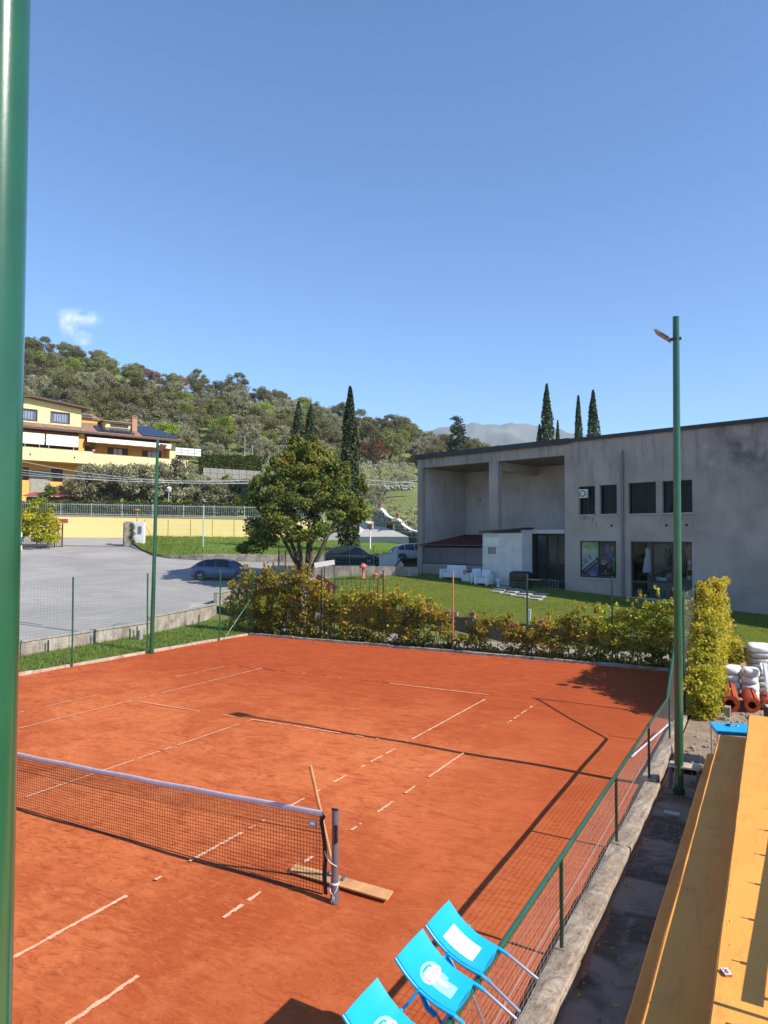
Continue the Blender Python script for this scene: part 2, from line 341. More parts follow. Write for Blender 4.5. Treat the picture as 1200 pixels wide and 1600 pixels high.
    M['leaf_olive'] = leafmat('olive_leaves', [(.145,.135,.072),(.245,.225,.125),(.34,.315,.19),(.43,.40,.27)], .36)
    M['leaf_oak'] = leafmat('oak_leaves', [(.105,.103,.036),(.17,.165,.058),(.235,.215,.085),(.30,.27,.12)], .38)
    M['leaf_lime'] = leafmat('lime_leaves', [(.10,.14,.022),(.19,.24,.035),(.29,.34,.05),(.36,.36,.07)], .35)
    M['leaf_rust'] = leafmat('rust_leaves', [(.12,.075,.03),(.22,.125,.05),(.30,.18,.075)], .25)
    M['leaf_pink'] = leafmat('pink_blossom', [(.20,.11,.11),(.32,.17,.175),(.40,.25,.24)], .25)
    M['leaf_dark'] = leafmat('cypress_leaves', [(.020,.034,.012),(.040,.062,.020),(.075,.100,.034),(.105,.125,.045)], .12)
    M['leaf_box'] = leafmat('clipped_hedge_leaves', [(.05,.08,.015),(.10,.15,.024),(.17,.21,.035)], .3)
    M['blade'] = leafmat('grass_blades', [(.08,.125,.020),(.15,.20,.032),(.24,.27,.05)], .35)
mats()
# ------------------------------------------------------------------ mesh helpers
class MB:
    def __init__(s): s.v, s.f, s.mi, s.sm = [], [], [], []
    def add(s, vs, fs, mi=0, sm=False):
        o = len(s.v); s.v += [tuple(p) for p in vs]
        for f in fs: s.f.append(tuple(i+o for i in f)); s.mi.append(mi); s.sm.append(sm)
        return s
    def box(s, x0, x1, y0, y1, z0, z1, mi=0):
        v = [(x0,y0,z0),(x1,y0,z0),(x1,y1,z0),(x0,y1,z0),(x0,y0,z1),(x1,y0,z1),(x1,y1,z1),(x0,y1,z1)]
        return s.add(v, [(0,3,2,1),(4,5,6,7),(0,1,5,4),(1,2,6,5),(2,3,7,6),(3,0,4,7)], mi)
    def obox(s, c, h, m, mi=0):
        vs = []
        for sz in (-1, 1):
            for sx, sy in ((-1,-1),(1,-1),(1,1),(-1,1)):
                vs.append(Vector(c) + m @ Vector((sx*h[0], sy*h[1], sz*h[2])))
        return s.add(vs, [(0,3,2,1),(4,5,6,7),(0,1,5,4),(1,2,6,5),(2,3,7,6),(3,0,4,7)], mi)
    def bar(s, a, b, w, t, up=(0,0,1), mi=0):
        a, b = Vector(a), Vector(b); d = (b-a); L = d.length; d.normalize()
        u = Vector(up); u = (u - d*u.dot(d)); u = u.normalized() if u.length > 1e-5 else d.orthogonal().normalized()
        x = d.cross(u); m = Matrix((d, x, u)).transposed()
        return s.obox((a+b)/2, (L/2, w/2, t/2), m, mi)
    def tube(s, pts, r, n=8, caps=True, mi=0, sm=True):
        pts = [Vector(p) for p in pts]; rs = r if isinstance(r, (list, tuple)) else [r]*len(pts)
        rings = []; u = None
        for i, p in enumerate(pts):
            d = (pts[min(i+1, len(pts)-1)] - pts[max(i-1, 0)]).normalized()
            if u is None: u = d.orthogonal().normalized()
            u = (u - d*u.dot(d)); u = u.normalized() if u.length > 1e-6 else d.orthogonal().normalized()
            w = d.cross(u)
            rings.append([p + (u*math.cos(2*math.pi*k/n) + w*math.sin(2*math.pi*k/n))*rs[i] for k in range(n)])
        vs = [q for r_ in rings for q in r_]; fs = []
        for i in range(len(pts)-1):
            for k in range(n):
                fs.append((i*n+k, i*n+(k+1) % n, (i+1)*n+(k+1) % n, (i+1)*n+k))
        s.add(vs, fs, mi, sm)
        if caps:
            s.add(rings[0], [tuple(range(n))[::-1]], mi); s.add(rings[-1], [tuple(range(n))], mi)
        return s
    def lathe(s, prof, cen=(0,0,0), n=16, mi=0, axis='z'):
        vs = []; fs = []
        for r, z in prof:
            for k in range(n):
                a = 2*math.pi*k/n; x, y = r*math.cos(a), r*math.sin(a)
                p = (x, y, z) if axis == 'z' else ((x, z, y) if axis == 'y' else (z, x, y))
                vs.append((cen[0]+p[0], cen[1]+p[1], cen[2]+p[2]))
        for i in range(len(prof)-1):
            for k in range(n): fs.append((i*n+k, i*n+(k+1) % n, (i+1)*n+(k+1) % n, (i+1)*n+k))
        return s.add(vs, fs, mi, True)
    def prism(s, poly, z0, z1, mi=0):
        n = len(poly); vs = [(x,y,z0) for x,y in poly] + [(x,y,z1) for x,y in poly]
        return s.add(vs, [tuple(range(n))[::-1], tuple(range(n,2*n))] + [(i,(i+1)%n,n+(i+1)%n,n+i) for i in range(n)], mi)
    def blob(s, cen, rad, seg=10, jit=.12, mi=0, pw=1.0):
        vs = []; fs = []; rings = seg//2+1
        for i in range(rings+1):
            th = math.pi*i/rings
            for k in range(seg):
                ph = 2*math.pi*k/seg; j = 1 + rnd.uniform(-jit, jit)*(0 < i < rings)
                c, sn = math.cos(ph), math.sin(ph)
                sx = math.copysign(abs(c)**pw, c)*abs(math.sin(th))**pw; sy = math.copysign(abs(sn)**pw, sn)*abs(math.sin(th))**pw
                cz = math.cos(th); sz = math.copysign(abs(cz)**pw, cz)
                vs.append((cen[0]+rad[0]*sx*j, cen[1]+rad[1]*sy*j, cen[2]+rad[2]*sz*j))
        for i in range(rings):
            for k in range(seg): fs.append((i*seg+k, (i+1)*seg+k, (i+1)*seg+(k+1)%seg, i*seg+(k+1)%seg))
        return s.add(vs, fs, mi, True)
    def mesh(s, name, mat):
        me = bpy.data.meshes.new(name); me.from_pydata(s.v, [], s.f)
        for m in (mat if isinstance(mat, (list, tuple)) else [mat]): me.materials.append(M[m] if isinstance(m, str) else m)
        me.polygons.foreach_set('material_index', s.mi); me.polygons.foreach_set('use_smooth', s.sm); me.update(); return me
    def build(s, name, mat, parent=None, bevel=0, kind=None, loc=None, **tg):
        o = bpy.data.objects.new(name, s.mesh(name, mat)); COL.objects.link(o)
        if parent is not None: o.parent = parent
        if loc is not None: o.location = loc
        if bevel:
            b = o.modifiers.new('bevel', 'BEVEL'); b.width = bevel; b.segments = 2; b.limit_method = 'ANGLE'
        if kind: o['kind'] = kind
        for a, c in tg.items(): o[a] = c
        return o
def meshobj(name, me, parent=None, loc=None, rotz=None):
    o = bpy.data.objects.new(name, me); COL.objects.link(o)
    if parent is not None: o.parent = parent
    if loc is not None: o.location = loc
    if rotz is not None: o.rotation_euler = (0, 0, rotz)
    return o
def thing(name, label, cat, loc=(0,0,0), rotz=0, group=None):
    o = bpy.data.objects.new(name, None); COL.objects.link(o); o.empty_display_size = .2
    o.location = loc; o.rotation_euler = (0, 0, rotz); o['label'] = label; o['category'] = cat
    if group: o['group'] = group
    return o
def tag(o, label, cat, group=None):
    o['label'] = label; o['category'] = cat
    if group: o['group'] = group
    return o
def copy_tree(o, parent=None):
    kids = [c for c in COL.objects if c.parent == o]
    c = o.copy(); COL.objects.link(c)
    if parent is not None: c.parent = parent
    for k in kids: copy_tree(k, c)
    return c
def grid(name, rows, mat, kind='structure', parent=None, smooth=True):
    """rows: list of equally long lists of points"""
    n = len(rows[0]); b = MB()
    vs = [p for r in rows for p in r]
    fs = [(i*n+k, i*n+k+1, (i+1)*n+k+1, (i+1)*n+k) for i in range(len(rows)-1) for k in range(n-1)]
    b.add(vs, fs, 0, smooth); return b.build(name, mat, parent, kind=kind)

RNG = np.random.default_rng(11)
def leaf_mesh(name, P, size, mat, tint, up=.3, aspect=.55, nrm=None):
    """one bent leaf (two triangles) per point; tint (0..1) stored per face"""
    N = len(P); P = np.asarray(P, float)
    nr = RNG.normal(size=(N, 3)); nr[:, 2] += up
    if nrm is not None: nr += nrm
    nr /= np.linalg.norm(nr, axis=1)[:, None]
    a = np.cross(nr, RNG.normal(size=(N, 3))); a /= np.linalg.norm(a, axis=1)[:, None]
    b = np.cross(nr, a); s = (size*RNG.uniform(.65, 1.3, N))[:, None] if np.isscalar(size) else size[:, None]
    fold = nr*s*RNG.uniform(-.05, .28, (N, 1))
    V = np.empty((N, 4, 3)); V[:, 0] = P - a*s*.5; V[:, 1] = P + b*s*aspect*.5 + fold; V[:, 2] = P + a*s*.5; V[:, 3] = P - b*s*aspect*.5 + fold
    F = np.empty((N, 2, 3), np.int32); k = np.arange(N)*4
    F[:, 0] = np.stack([k, k+1, k+2], 1); F[:, 1] = np.stack([k, k+2, k+3], 1)
    me = bpy.data.meshes.new(name); me.vertices.add(N*4); me.vertices.foreach_set('co', V.ravel())
    me.loops.add(N*6); me.loops.foreach_set('vertex_index', F.ravel()); me.polygons.add(N*2)
    me.polygons.foreach_set('loop_start', np.arange(N*2, dtype=np.int32)*3)
    try: me.polygons.foreach_set('loop_total', np.full(N*2, 3, np.int32))
    except Exception: pass
    me.update(calc_edges=True)
    at = me.attributes.new('tint', 'FLOAT', 'FACE'); at.data.foreach_set('value', np.repeat(np.clip(tint, 0, 1), 2).astype(np.float32))
    me.materials.append(M[mat]); return me
def clump_points(cl, per, shell=.55):
    """cl: (x,y,z,rx,ry,rz) ellipsoids -> points weighted to the outer shell, and a clump id"""
    pts, ids = [], []
    for i, c in enumerate(cl):
        n = max(4, int(per*c[3]*c[5])) if per > 0 else int(-per)
        d = RNG.normal(size=(n, 3)); d /= np.linalg.norm(d, axis=1)[:, None]
        r = shell + (1-shell)*RNG.random((n, 1))**.6; r *= RNG.uniform(.75, 1.12, (n, 1))
        pts.append(np.array(c[:3]) + d*r*np.array(c[3:6])); ids.append(np.full(n, i))
    return np.concatenate(pts), np.concatenate(ids)
def tints(ids, spread=.22, base=.5, lo=0.16):
    cb = RNG.normal(base, lo, ids.max()+1); return cb[ids] + RNG.normal(0, spread, len(ids))

# ------------------------------------------------------------------ ground
def structure():
    # base ground, out to the horizon; sunk a little under the asphalt, lawn and verge sheets laid over it
    Ds = [-80,-30,-10,0,10,15,18,20,22,24,26,28,30,33,36,40,44,48,52,56,60,64,68,72,75,77,78.4,79.2,80.5,83,86,90,95,100,106,112,118,125,132,140,150,160,170,180,190,200,210,220,230,240,250,270,300,350,420,550,800,1200,1800,2500,4000]
    ts = [-3,-2.2,-1.7,-1.4,-1.2,-1.05]+[-.95+.02*i for i in range(96)]+[1.1,1.3,1.6,2.2,3]
    rows = []
    for D in Ds:
        r = []
        for t in ts:
            l = max(-5000, min(5000, t*max(D, 34))); x, y = XY(D, l); z = HD(D, l)
            if D < 77.5: z -= .30
            if D < 20 or (-17.6 < x < 30 and y < 22.3): z = min(z, -.25)
            if D > 85 and D < 300: z += .8*math.sin(x*.21+1.3*math.sin(y*.13))*math.sin(y*.17)
            r.append((x, y, z))
        rows.append(r)
    grid('ground', rows, 'hillside')
    # car park asphalt
    rows = []
    for D in (16,20,24,27,30,33,36,40,44,48,52,56,60,64,68,72,76,78.3):
        r = []
        for k in range(41):
            x0, x1 = -1.0*D, (-.012*D if D > 46 else -.16*D)
            if D > 56.5: x1 = .05*D
            l = x0 + (x1-x0)*k/40; x, y = XY(D, l)
            wall = lerp(y, [(-14,-12.75),(9,-12.88),(16,-13.65),(22.5,-15.55),(29,-17.8)]) - .1
            if y < 29 and x > wall: x = wall
            r.append((x, y, H(x, y)+.02 if y > 29 or x < wall-.5 else max(H(x, y), .45)+.02))
        rows.append(r)
    grid('car_park', rows, 'asphalt')
    b = MB(); pts = [XY(*DL(-24.5, 12)), (-21.5, 13.2), (-18.6, 12.9)]
    for (x, y) in ():
        pass
    # tar joint across the asphalt
    J = [(-27.0,12.3),(-24.5,12.9),(-22.0,13.2),(-19.6,13.3),(-17.2,13.2)]
    b = MB()
    for (x0,y0),(x1,y1) in zip(J, J[1:]): b.add([(x0,y0-.045,H(x0,y0)+.03),(x1,y1-.035,H(x1,y1)+.03),(x1,y1+.035,H(x1,y1)+.03),(x0,y0+.045,H(x0,y0)+.03)], [(0,1,2,3)])
    b.build('tar_joint', 'black_metal', kind='structure')
    # clay court
    rows = [[(-9.9+18.92*i/60, -14+32.45*j/90, .012*math.sin(i*.7+j*.31)*math.sin(j*.53)) for i in range(61)] for j in range(91)]
    grid('clay_court', rows, 'clay')
    # painted lines: worn, half buried, so each is a row of broken strips
    def line(seg, fixed, along, w, wob=.6):
        b = MB(); p = 0
        for a, e, den in seg:
            p = a
            while p < e:
                L = rnd.uniform(.04, .13); q = min(e, p+L)
                if rnd.random() < den**.6*.985:
                    ww = w*(1.35 if along == 'y' and p < 1 else 1.0); h0, h1 = ww*rnd.uniform(.5, 1.0)/2, ww*rnd.uniform(.5, 1.0)/2; o = rnd.uniform(-.006, .006)
                    c = [(fixed-h0+o,p),(fixed+h0+o,p),(fixed+h1+o,q),(fixed-h1+o,q)]
                    if along == 'x': c = [(y, x) for x, y in c][::-1]
                    b.add([(x, y, .017) for x, y in c], [(0,1,2,3)])
                p = q
        return b.build('court_line', 'line', kind='structure')
    line([(-8,-1.12,.98),(-.66,-.55,1),(-.05,1.05,.97),(1.2,1.6,.3),(2.25,2.65,.85),(2.9,3.15,.8),(3.55,4.0,.85),(4.4,4.7,.3),(4.9,5.95,.9),(6.5,7.3,.75),(7.35,11.3,.96)], 4.115, 'y', .055)
    line([(-7,-5,.8),(-3.6,-2.2,.96),(-.95,-.25,.95),(.3,.9,.7),(1.9,2.2,.5),(2.7,3.25,.9),(3.7,4.1,.6),(4.6,6.5,.9),(7.9,8.1,.4),(9.1,11.4,.72)], 5.485, 'y', .05)
    line([(-4.0,6.4,.97),(6.5,7.2,.9),(7.4,9.3,.98),(9.35,12.0,.97)], -4.115, 'y', .05)
    line([(1,4.2,.3),(4.8,6.4,.9),(7.6,8.1,.85),(9.3,11.8,.9)], -5.485, 'y', .045)
    line([(.4,3.4,.95),(3.5,3.75,.7),(3.9,5.9,.97),(6.1,6.4,.9)], 0, 'y', .05)
    line([(-4.0,-1.6,.97),(-.95,-.55,.9),(-.05,1.0,.95),(1.2,2.5,.95),(2.9,3.1,.8),(3.4,3.5,.5)], 6.40, 'x', .05)
    line([(-4.3,-4.0,.9),(-2.4,-2.2,.5),(-1,-.8,.4),(.85,4.0,.985)], 11.885, 'x', .065)
    # ridge of raked-up damp clay along the far baseline
    b = MB(); x = -5.6
    while x < .9:
        L = rnd.uniform(.12, .4)
        if rnd.random() < .62: b.blob((x, 11.99+rnd.uniform(-.05,.05), .008), (L*.6, rnd.uniform(.02,.055), .014), 7, .3)
        x += L
    b.build('clay_ridge', 'mat_red', kind='structure')
    # grass strip left of the court and its edging
    rows = [[(-10.06-(2.85+lerp(y,[(9,0),(16,.75),(19,1.4),(29,4.5)]))*i/8, y, .05+.02*math.sin(i*2.1+y*1.7)+.03*i/8) for i in range(9)] for y in [-14+1.2*j for j in range(37)]]
    grid('grass_strip', [r[::-1] for r in rows], 'meadow')
    # path between the court and the lawn wall, soil yard at the right, concrete alley by the steps
    grid('back_path', [[(x, y, .035) for x in (-10,-4,2,8,9.3)] for y in (18.5,20,22.1)], 'pale_path')
    grid('soil_yard', [[(x, y, .03*math.sin(x*1.9+y*1.3)+.01) for x in [9.27+.5*i for i in range(45)]] for y in [7.62+.5*j for j in range(30)]], 'soil')
    grid('hedge_bed', [[(x, y, .05+.02*math.sin(x*3+y*5)) for x in [-11+.5*i for i in range(41)]] for y in (18.58,18.8,19.1,19.4,19.8)], 'bed')
    grid('alley', [[(x, y, -.06+.004*math.sin(5*x+3*y)) for x in (9.28,9.5,9.8,10.1)] for y in [-16+.6*j for j in range(40)]], 'path')
    # lawn in front of the concrete building
    rows = []
    for j in range(26):
        s = j/25; r = []
        for i in range(48):
            x = -15.5+i*.9
            f = 22.45; bk = 36.6-.308*(x+10.1) if x > -9.6 else 34.35+.37*(x+9.6)
            y = f + (bk-f)*s; r.append((x, y, H(x, y) + .02*math.sin(x*1.3)*math.sin(y*1.1)))
        rows.append(r)
    grid('lawn', rows, 'turf')
    # grass bank between car park and yellow wall
    E = [(-43.9,42.36,3.99),(-39.97,39.94,3.42),(-35.99,37.55,3.04),(-33.05,36.87,2.93),(-30.09,37.33,3.07),(-24.06,39.47,3.08),(-20.27,40.95,3.11),(-16.29,43.1,3.24),(-10.5,46.2,3.4),(2,52,3.6)]
    rows = []
    for k in range(9):
        s = k/8; r = []
        for (x, y, z) in E:
            D, l = DL(x, y); t = l/D; X, Y = XY(77.9, t*77.9); Z = 4.62 if t < 0 else 5.0
            r.append((x+(X-x)*s, y+(Y-y)*s, z+(Z-z)*s+.03*math.sin(k*3+x)))
        rows.append(r)
    grid('grass_bank', rows, 'meadow')
    # far mountain
    prof = [(-.40,.05),(-.25,.09),(-.12,.12),(-.02,.13),(.03,.150),(.06,.163),(.09,.170),(.115,.1735),(.125,.1755),(.143,.1725),(.165,.173),(.18,.1755),(.2,.1735),(.233,.170),(.265,.160),(.30,.153),(.34,.158),(.36,.160),(.42,.150),(.5,.14),(.7,.12)]
    rows = []
    for j in range(25):
        s = j/24; D = 1700 + 900*s; r = []
        for i in range(140):
            t = -.4 + 1.1*i/139; h = lerp(t, prof)*2500*.985
            e = (s**.85)*h + (s*(1-s))*60*(math.sin(t*43+s*9)+.6*math.sin(t*97+s*21)) + 3*math.sin(t*260)*s
            x, y = XY(D, t*D); r.append((x, y, CZ + e - (1-s)*8))
        rows.append(r)
    grid('mountain', rows, 'mountain')
structure()

# ------------------------------------------------------------------ kerbs and low walls
def stones(parent, name, mat, p0, p1, n, w, h, z0, jit=.01, gap=.008, bevel=.012):
    p0, p1 = Vector(p0), Vector(p1); d = (p1-p0)/n
    for k in range(n):
        a = p0 + d*k + d.normalized()*gap; b = p0 + d*(k+1) - d.normalized()*gap
        j = Vector((rnd.uniform(-jit, jit), rnd.uniform(-jit, jit), 0)); dz = rnd.uniform(-jit, jit)
        m = MB(); c0 = a+j; c1 = b+j; zz = z0 + h/2 + dz
        m.bar((c0.x, c0.y, zz+a.z), (c1.x, c1.y, zz+b.z), w, h); m.build(name, mat, parent, bevel)
def walls():
    k = thing('court_kerb', 'pale concrete edging strip along the grass side of the clay court', 'kerb', (-9.98,0,0))
    stones(k, 'kerb_stone', 'kerb_clay', (0,-8,0), (-.0,18.4,0), 22, .13, .20, -.11, .012)
    k = thing('court_kerb', 'grey concrete edging strip under the leafy back hedge of the clay court', 'kerb', (0,18.5,0))
    stones(k, 'kerb_stone', 'retain', (-9.9,0,0), (9.2,0,0), 16, .14, .22, -.12, .014)
    k = thing('fence_plinth', 'rough concrete plinth under the low green mesh fence beside the alley', 'plinth', (9.15,0,0))
    for y0, y1, x, h in ((-14,-8.9,0,.09),(-8.9,-5.9,.01,.09),(-5.9,-2.9,0,.09),(-2.9,.15,.006,.095),(.15,3.15,0,.09),(3.15,6.2,.008,.085),(6.2,9.2,-.05,.13),(9.2,12.3,-.055,.12),(12.3,15.3,-.05,.12),(15.3,18.4,-.05,.12)):
        m = MB(); n = 12; zt = lambda i, s: h+rnd.uniform(-.012,.012)
        rows = []
        for i in range(n+1):
            y = y0+.01+(y1-y0-.02)*i/n; xl, xr = x-.125+rnd.uniform(-.006,.006), x+.135+rnd.uniform(-.012,.012)
            rows.append([(xl,y,-.12),(xl,y,zt(0,0)-.01),(x-.04,y,zt(0,0)),(x+.06,y,zt(0,0)),(xr-.012,y,zt(0,0)-.002),(xr,y,h-.016+rnd.uniform(-.012,.004)),(xr+.01,y,-.12)])
        m.add([p for r in rows for p in r], [(i*7+q, (i+1)*7+q, (i+1)*7+q+1, i*7+q+1) for i in range(n) for q in range(6)], 0, False)
        m.add(rows[0], [tuple(range(7))]); m.add(rows[-1], [tuple(range(7))[::-1]])
        m.build('plinth_block', 'kerb', k)
    # spilt clay along the outer foot of the plinth
    m = MB()
    P = []; n = 260
    for i in range(n+1):
        y = -12+20.5*i/n; wv = .035+.03*math.sin(y*2.1)+.025*math.sin(y*5.3+1)+rnd.uniform(-.012,.012); P.append([(9.27,y,-.045),(9.29+max(.004,wv)*.5,y,-.05),(9.29+max(.008,wv),y,-.0585)])
    m.add([p for q in P for p in q], [(i*3+c,i*3+c+1,(i+1)*3+c+1,(i+1)*3+c) for i in range(n) for c in range(2)], 0, True)
    m.build('spilt_clay', 'clay_dust', kind='stuff')
    # wall between grass strip and car park
    W = [(-12.75,-14,0),(-12.88,9,0),(-13.65,16,0),(-15.55,22.5,0),(-17.8,29,0)]
    k = thing('car_park_wall', 'low weathered concrete wall between the car park and the grass strip', 'low wall')
    for a, b in zip(W, W[1:]):
        n = max(3, int((Vector(b)-Vector(a)).length/2.2)); da = max(.50, H(b[0]-.6, b[1]))+.02
        stones(k, 'wall_block', 'retain', a, b, n, .22, da+.1, -.08, .008, .012, .01)
        stones(k, 'coping', 'stone_grey', (a[0],a[1],0), (b[0],b[1],0), n, .30, .07, da+.022, .006, .012, .01)
    for (x, y, wd) in ((-12.72,10.2,'leftmost'),(-12.86,14.2,'second from the left'),(-13.2,14.9,'third from the left'),(-14.3,19.9,'rightmost')):
        tag(MB().tube([(0,0,0),(0,0,.48)], .03, 8).build('stub_pipe', 'black_metal', loc=(x, y, .08)), 'short dark stub pipe against the car park wall, '+wd+' of four', 'pipe', 'stub pipes along the car park wall')
    b = MB(); b.box(-.5,.3,-.2,.2,0,.06); b.box(-.1,.12,-.1,.1,.06,.5)
    tag(b.build('drain_block', 'stone_grey', loc=(-12.4,14.3,.03), bevel=.02), 'concrete drain block with slab on the grass by the car park wall', 'drain')
    # lawn retaining wall with planters
    k = thing('planter_wall', 'dark low wall holding the lawn up behind the back path', 'low wall', (0,22.25,0))
    x = -9.0
    while x < 28:
        L = rnd.uniform(.7,1.0); hh = max(.40, H(x+.4, 22.5)+.04)
        MB().box(x, x+L-.015, -.13+rnd.uniform(-.01,.01), .13, -.1, hh+rnd.uniform(-.01,.015)).build('wall_block', 'dark_wall', k, .012); x += L
    # low wall behind the lawn, in front of the parked cars
    k = thing('lawn_wall', 'grey concrete wall closing the lawn in front of the parked cars', 'low wall')
    stones(k, 'wall_block', 'retain', (-18.2,31.05,1.65), (-9.1,34.5,1.65), 7, .22, 1.0, 0, .006, .008, .01)
    # bank wall along the car park
    E = [(-44.1,42.3,3.75),(-39.97,39.94,3.22),(-35.99,37.55,2.84),(-33.05,36.87,2.93),(-30.09,37.33,3.07),(-24.06,39.47,3.08),(-20.27,40.95,3.11),(-16.29,43.1,3.24),(-10.5,46.2,3.4)]
    k = thing('bank_wall', 'curving stained retaining wall holding up the grass bank by the car park', 'retaining wall')
    for i, (a, b) in enumerate(zip(E, E[1:])):
        n = 4 if i else 5
        for q in range(n):
            p0 = [a[c]+(b[c]-a[c])*q/n for c in range(3)]; p1 = [a[c]+(b[c]-a[c])*(q+1)/n for c in range(3)]
            d = Vector(p1)-Vector(p0); e = d.normalized()*.01; g = min(H(p0[0],p0[1]), H(p1[0],p1[1]))-.3
            z0, z1 = p0[2]+.06, p1[2]+.06; hh = (z0+z1)/2-g
            MB().bar((p0[0]+e.x,p0[1]+e.y,z0-hh/2), (p1[0]-e.x,p1[1]-e.y,z1-hh/2), .3+rnd.uniform(-.02,.02), hh).build('wall_block', 'retain' if i > 1 else 'stone_grey', k, .02)
walls()
# ------------------------------------------------------------------ tennis net
def net_top(x): return .905 + .150*(min(1, abs(x)/6.3))**1.4
def make_net():
    n = thing('tennis_net', 'black tennis net with white head tape stretched across the clay court', 'net')
    W = 6.22; b = MB(); r = .0031
    def cord(p, q, rr=r): b.tube([p, q], rr, 3, False)
    k = int(2*W/.0465)
    for i in range(k+1):
        x = -W+2*W*i/k; t = net_top(x)-.03; bot = .035+.012*math.sin(x*2.2); sway = .02*math.sin(x*1.3)
        b.tube([(x,0,bot),(x,.012*math.sin(x*3)+sway*.4,bot*.5+t*.5),(x,0,t)], r, 3, False)
    for j in range(21):
        s = j/20; pts = []
        for i in range(61):
            x = -W+2*W*i/60; t = net_top(x)-.03; bot = .035+.012*math.sin(x*2.2)
            sway = .4*.02*math.sin(x*1.3)+.012*math.sin(x*3)
            pts.append((x, (1-abs(2*s-1))*sway, bot+(t-bot)*s))
        b.tube(pts, .004 if j == 0 else r, 3, False)
    for i in range(k):                                  # the doubled upper band
        x = -W+2*W*(i+.5)/k; t = net_top(x)-.03; b.tube([(x,.004,t-.27),(x,.004,t)], .0019, 3, False)
    for j in range(6):
        b.tube([(x_,.004,net_top(x_)-.055-.046*j) for x_ in [-W+2*W*i/30 for i in range(31)]], .0019 if j < 5 else .0035, 3, False)
    b.build('cord_mesh', 'net', n, kind='stuff')
    b = MB(); N = 80; P = []
    for i in range(N+1):
        x = -W+2*W*i/N; t = net_top(x)+.004*math.sin(x*5)
        P.append([(x,-.009,t-.062),(x,-.011,t-.02),(x,-.004,t),(x,.004,t),(x,.011,t-.02),(x,.009,t-.062)])
    b.add([p for q in P for p in q], [(i*6+c,(i+1)*6+c,(i+1)*6+c+1,i*6+c+1) for i in range(N) for c in range(5)], 0, True)
    b.build('head_tape', 'tape', n)
    b = MB(); pts = [(6.24,0,1.0),(6.19,.01,.93),(6.24,.0,.72),(6.27,-.01,.5),(6.25,0,.3),(6.27,0,.06)]
    for p, q in zip(pts, pts[1:]): b.bar(p, q, .012, .05, (1,0,0))
    b.build('side_strap', 'strap', n)
    b = MB(); b.tube([(6.22,-.01,.0+.06),(2,-.01,.045),(-3,-.01,.04),(-6.2,-.01,.05)], .007, 5); b.build('bottom_cable', 'strap', n)
    MB().box(6.02,6.14,-.012,-.007,.84,.90).build('maker_tag', 'oval_dark', n)
    MB().box(6.04,6.12,-.016,-.012,.855,.885).build('tag_print', 'sticker', n)
    for sx, lab in ((1, 'grey metal net post with crank slot beside the wooden drag board'), (-1, 'grey metal net post at the far end of the net')):
        p = thing('net_post', lab, 'net post', (6.40*sx, 0, 0), 0, 'net posts')
        b = MB(); b.tube([(0,0,0),(0,0,1.09)], .043, 18); b.tube([(0,0,0),(0,0,.05)], .06, 14); b.tube([(0,0,.05),(0,0,.30)], .049, 16); b.build('shaft', 'grey_metal', p)
        b = MB(); b.tube([(0,0,1.088),(0,0,1.10)], .038, 14); b.bar((-.05*sx,0,1.095),(.02*sx,0,1.095), .02, .03); b.build('cap', 'black_metal', p)
        b = MB(); b.box(.012,.05,-.048,-.02,.72,.93); b.box(.03,.062,-.06,-.03,.74,.78); b.box(.035,.06,-.055,-.035,.88,.90); b.build('winch_slot', 'black_metal', p)
        if sx > 0:
            b = MB(); b.tube([(-.16,0,.60),(-.10,-.03,.52),(-.03,-.05,.475),(.045,-.03,.44)], .006, 6); b.build('rope', 'rope', p)
            b = MB()
            for dz in (0, .012): b.tube([(.05*math.cos(a),.05*math.sin(a),.222+dz) for a in [i*.42 for i in range(16)]], .006, 5)
            b.tube([(-.05,-.03,.22),(-.03,-.055,.14),(.015,-.055,.10),(.045,-.03,.17),(.05,-.01,.22)], .005, 6)
            b.tube([(.01,-.055,.105),(-.005,-.056,.02),(.025,-.056,.0+.015),(.022,-.055,.09)], .005, 6); b.build('rope', 'rope', p)
make_net()

# drag board with its handle leaning on the net
d = thing('drag_board', 'wooden court drag board lying under the net with its pole leaning on the tape', 'drag board', (6.24,.36,0))
b = MB(); m = Matrix.Rotation(R_(-1.5), 3, 'Z') @ Matrix.Rotation(R_(13), 3, 'X'); b.obox((0,0,.062), (.735,.082,.012), m); b.build('board', 'wood', d, .003)
b = MB(); b.tube([(-.10,.06,.06),(-.16,-.44,1.60)], .022, 10); b.build('handle', 'wood', d)
MB().bar((.04,.0,.085),(.04,.09,.11), .03, .02).build('bracket', 'grey_metal', d); MB().bar((-.20,.0,.085),(-.20,.09,.11), .03, .02).build('bracket', 'grey_metal', d)

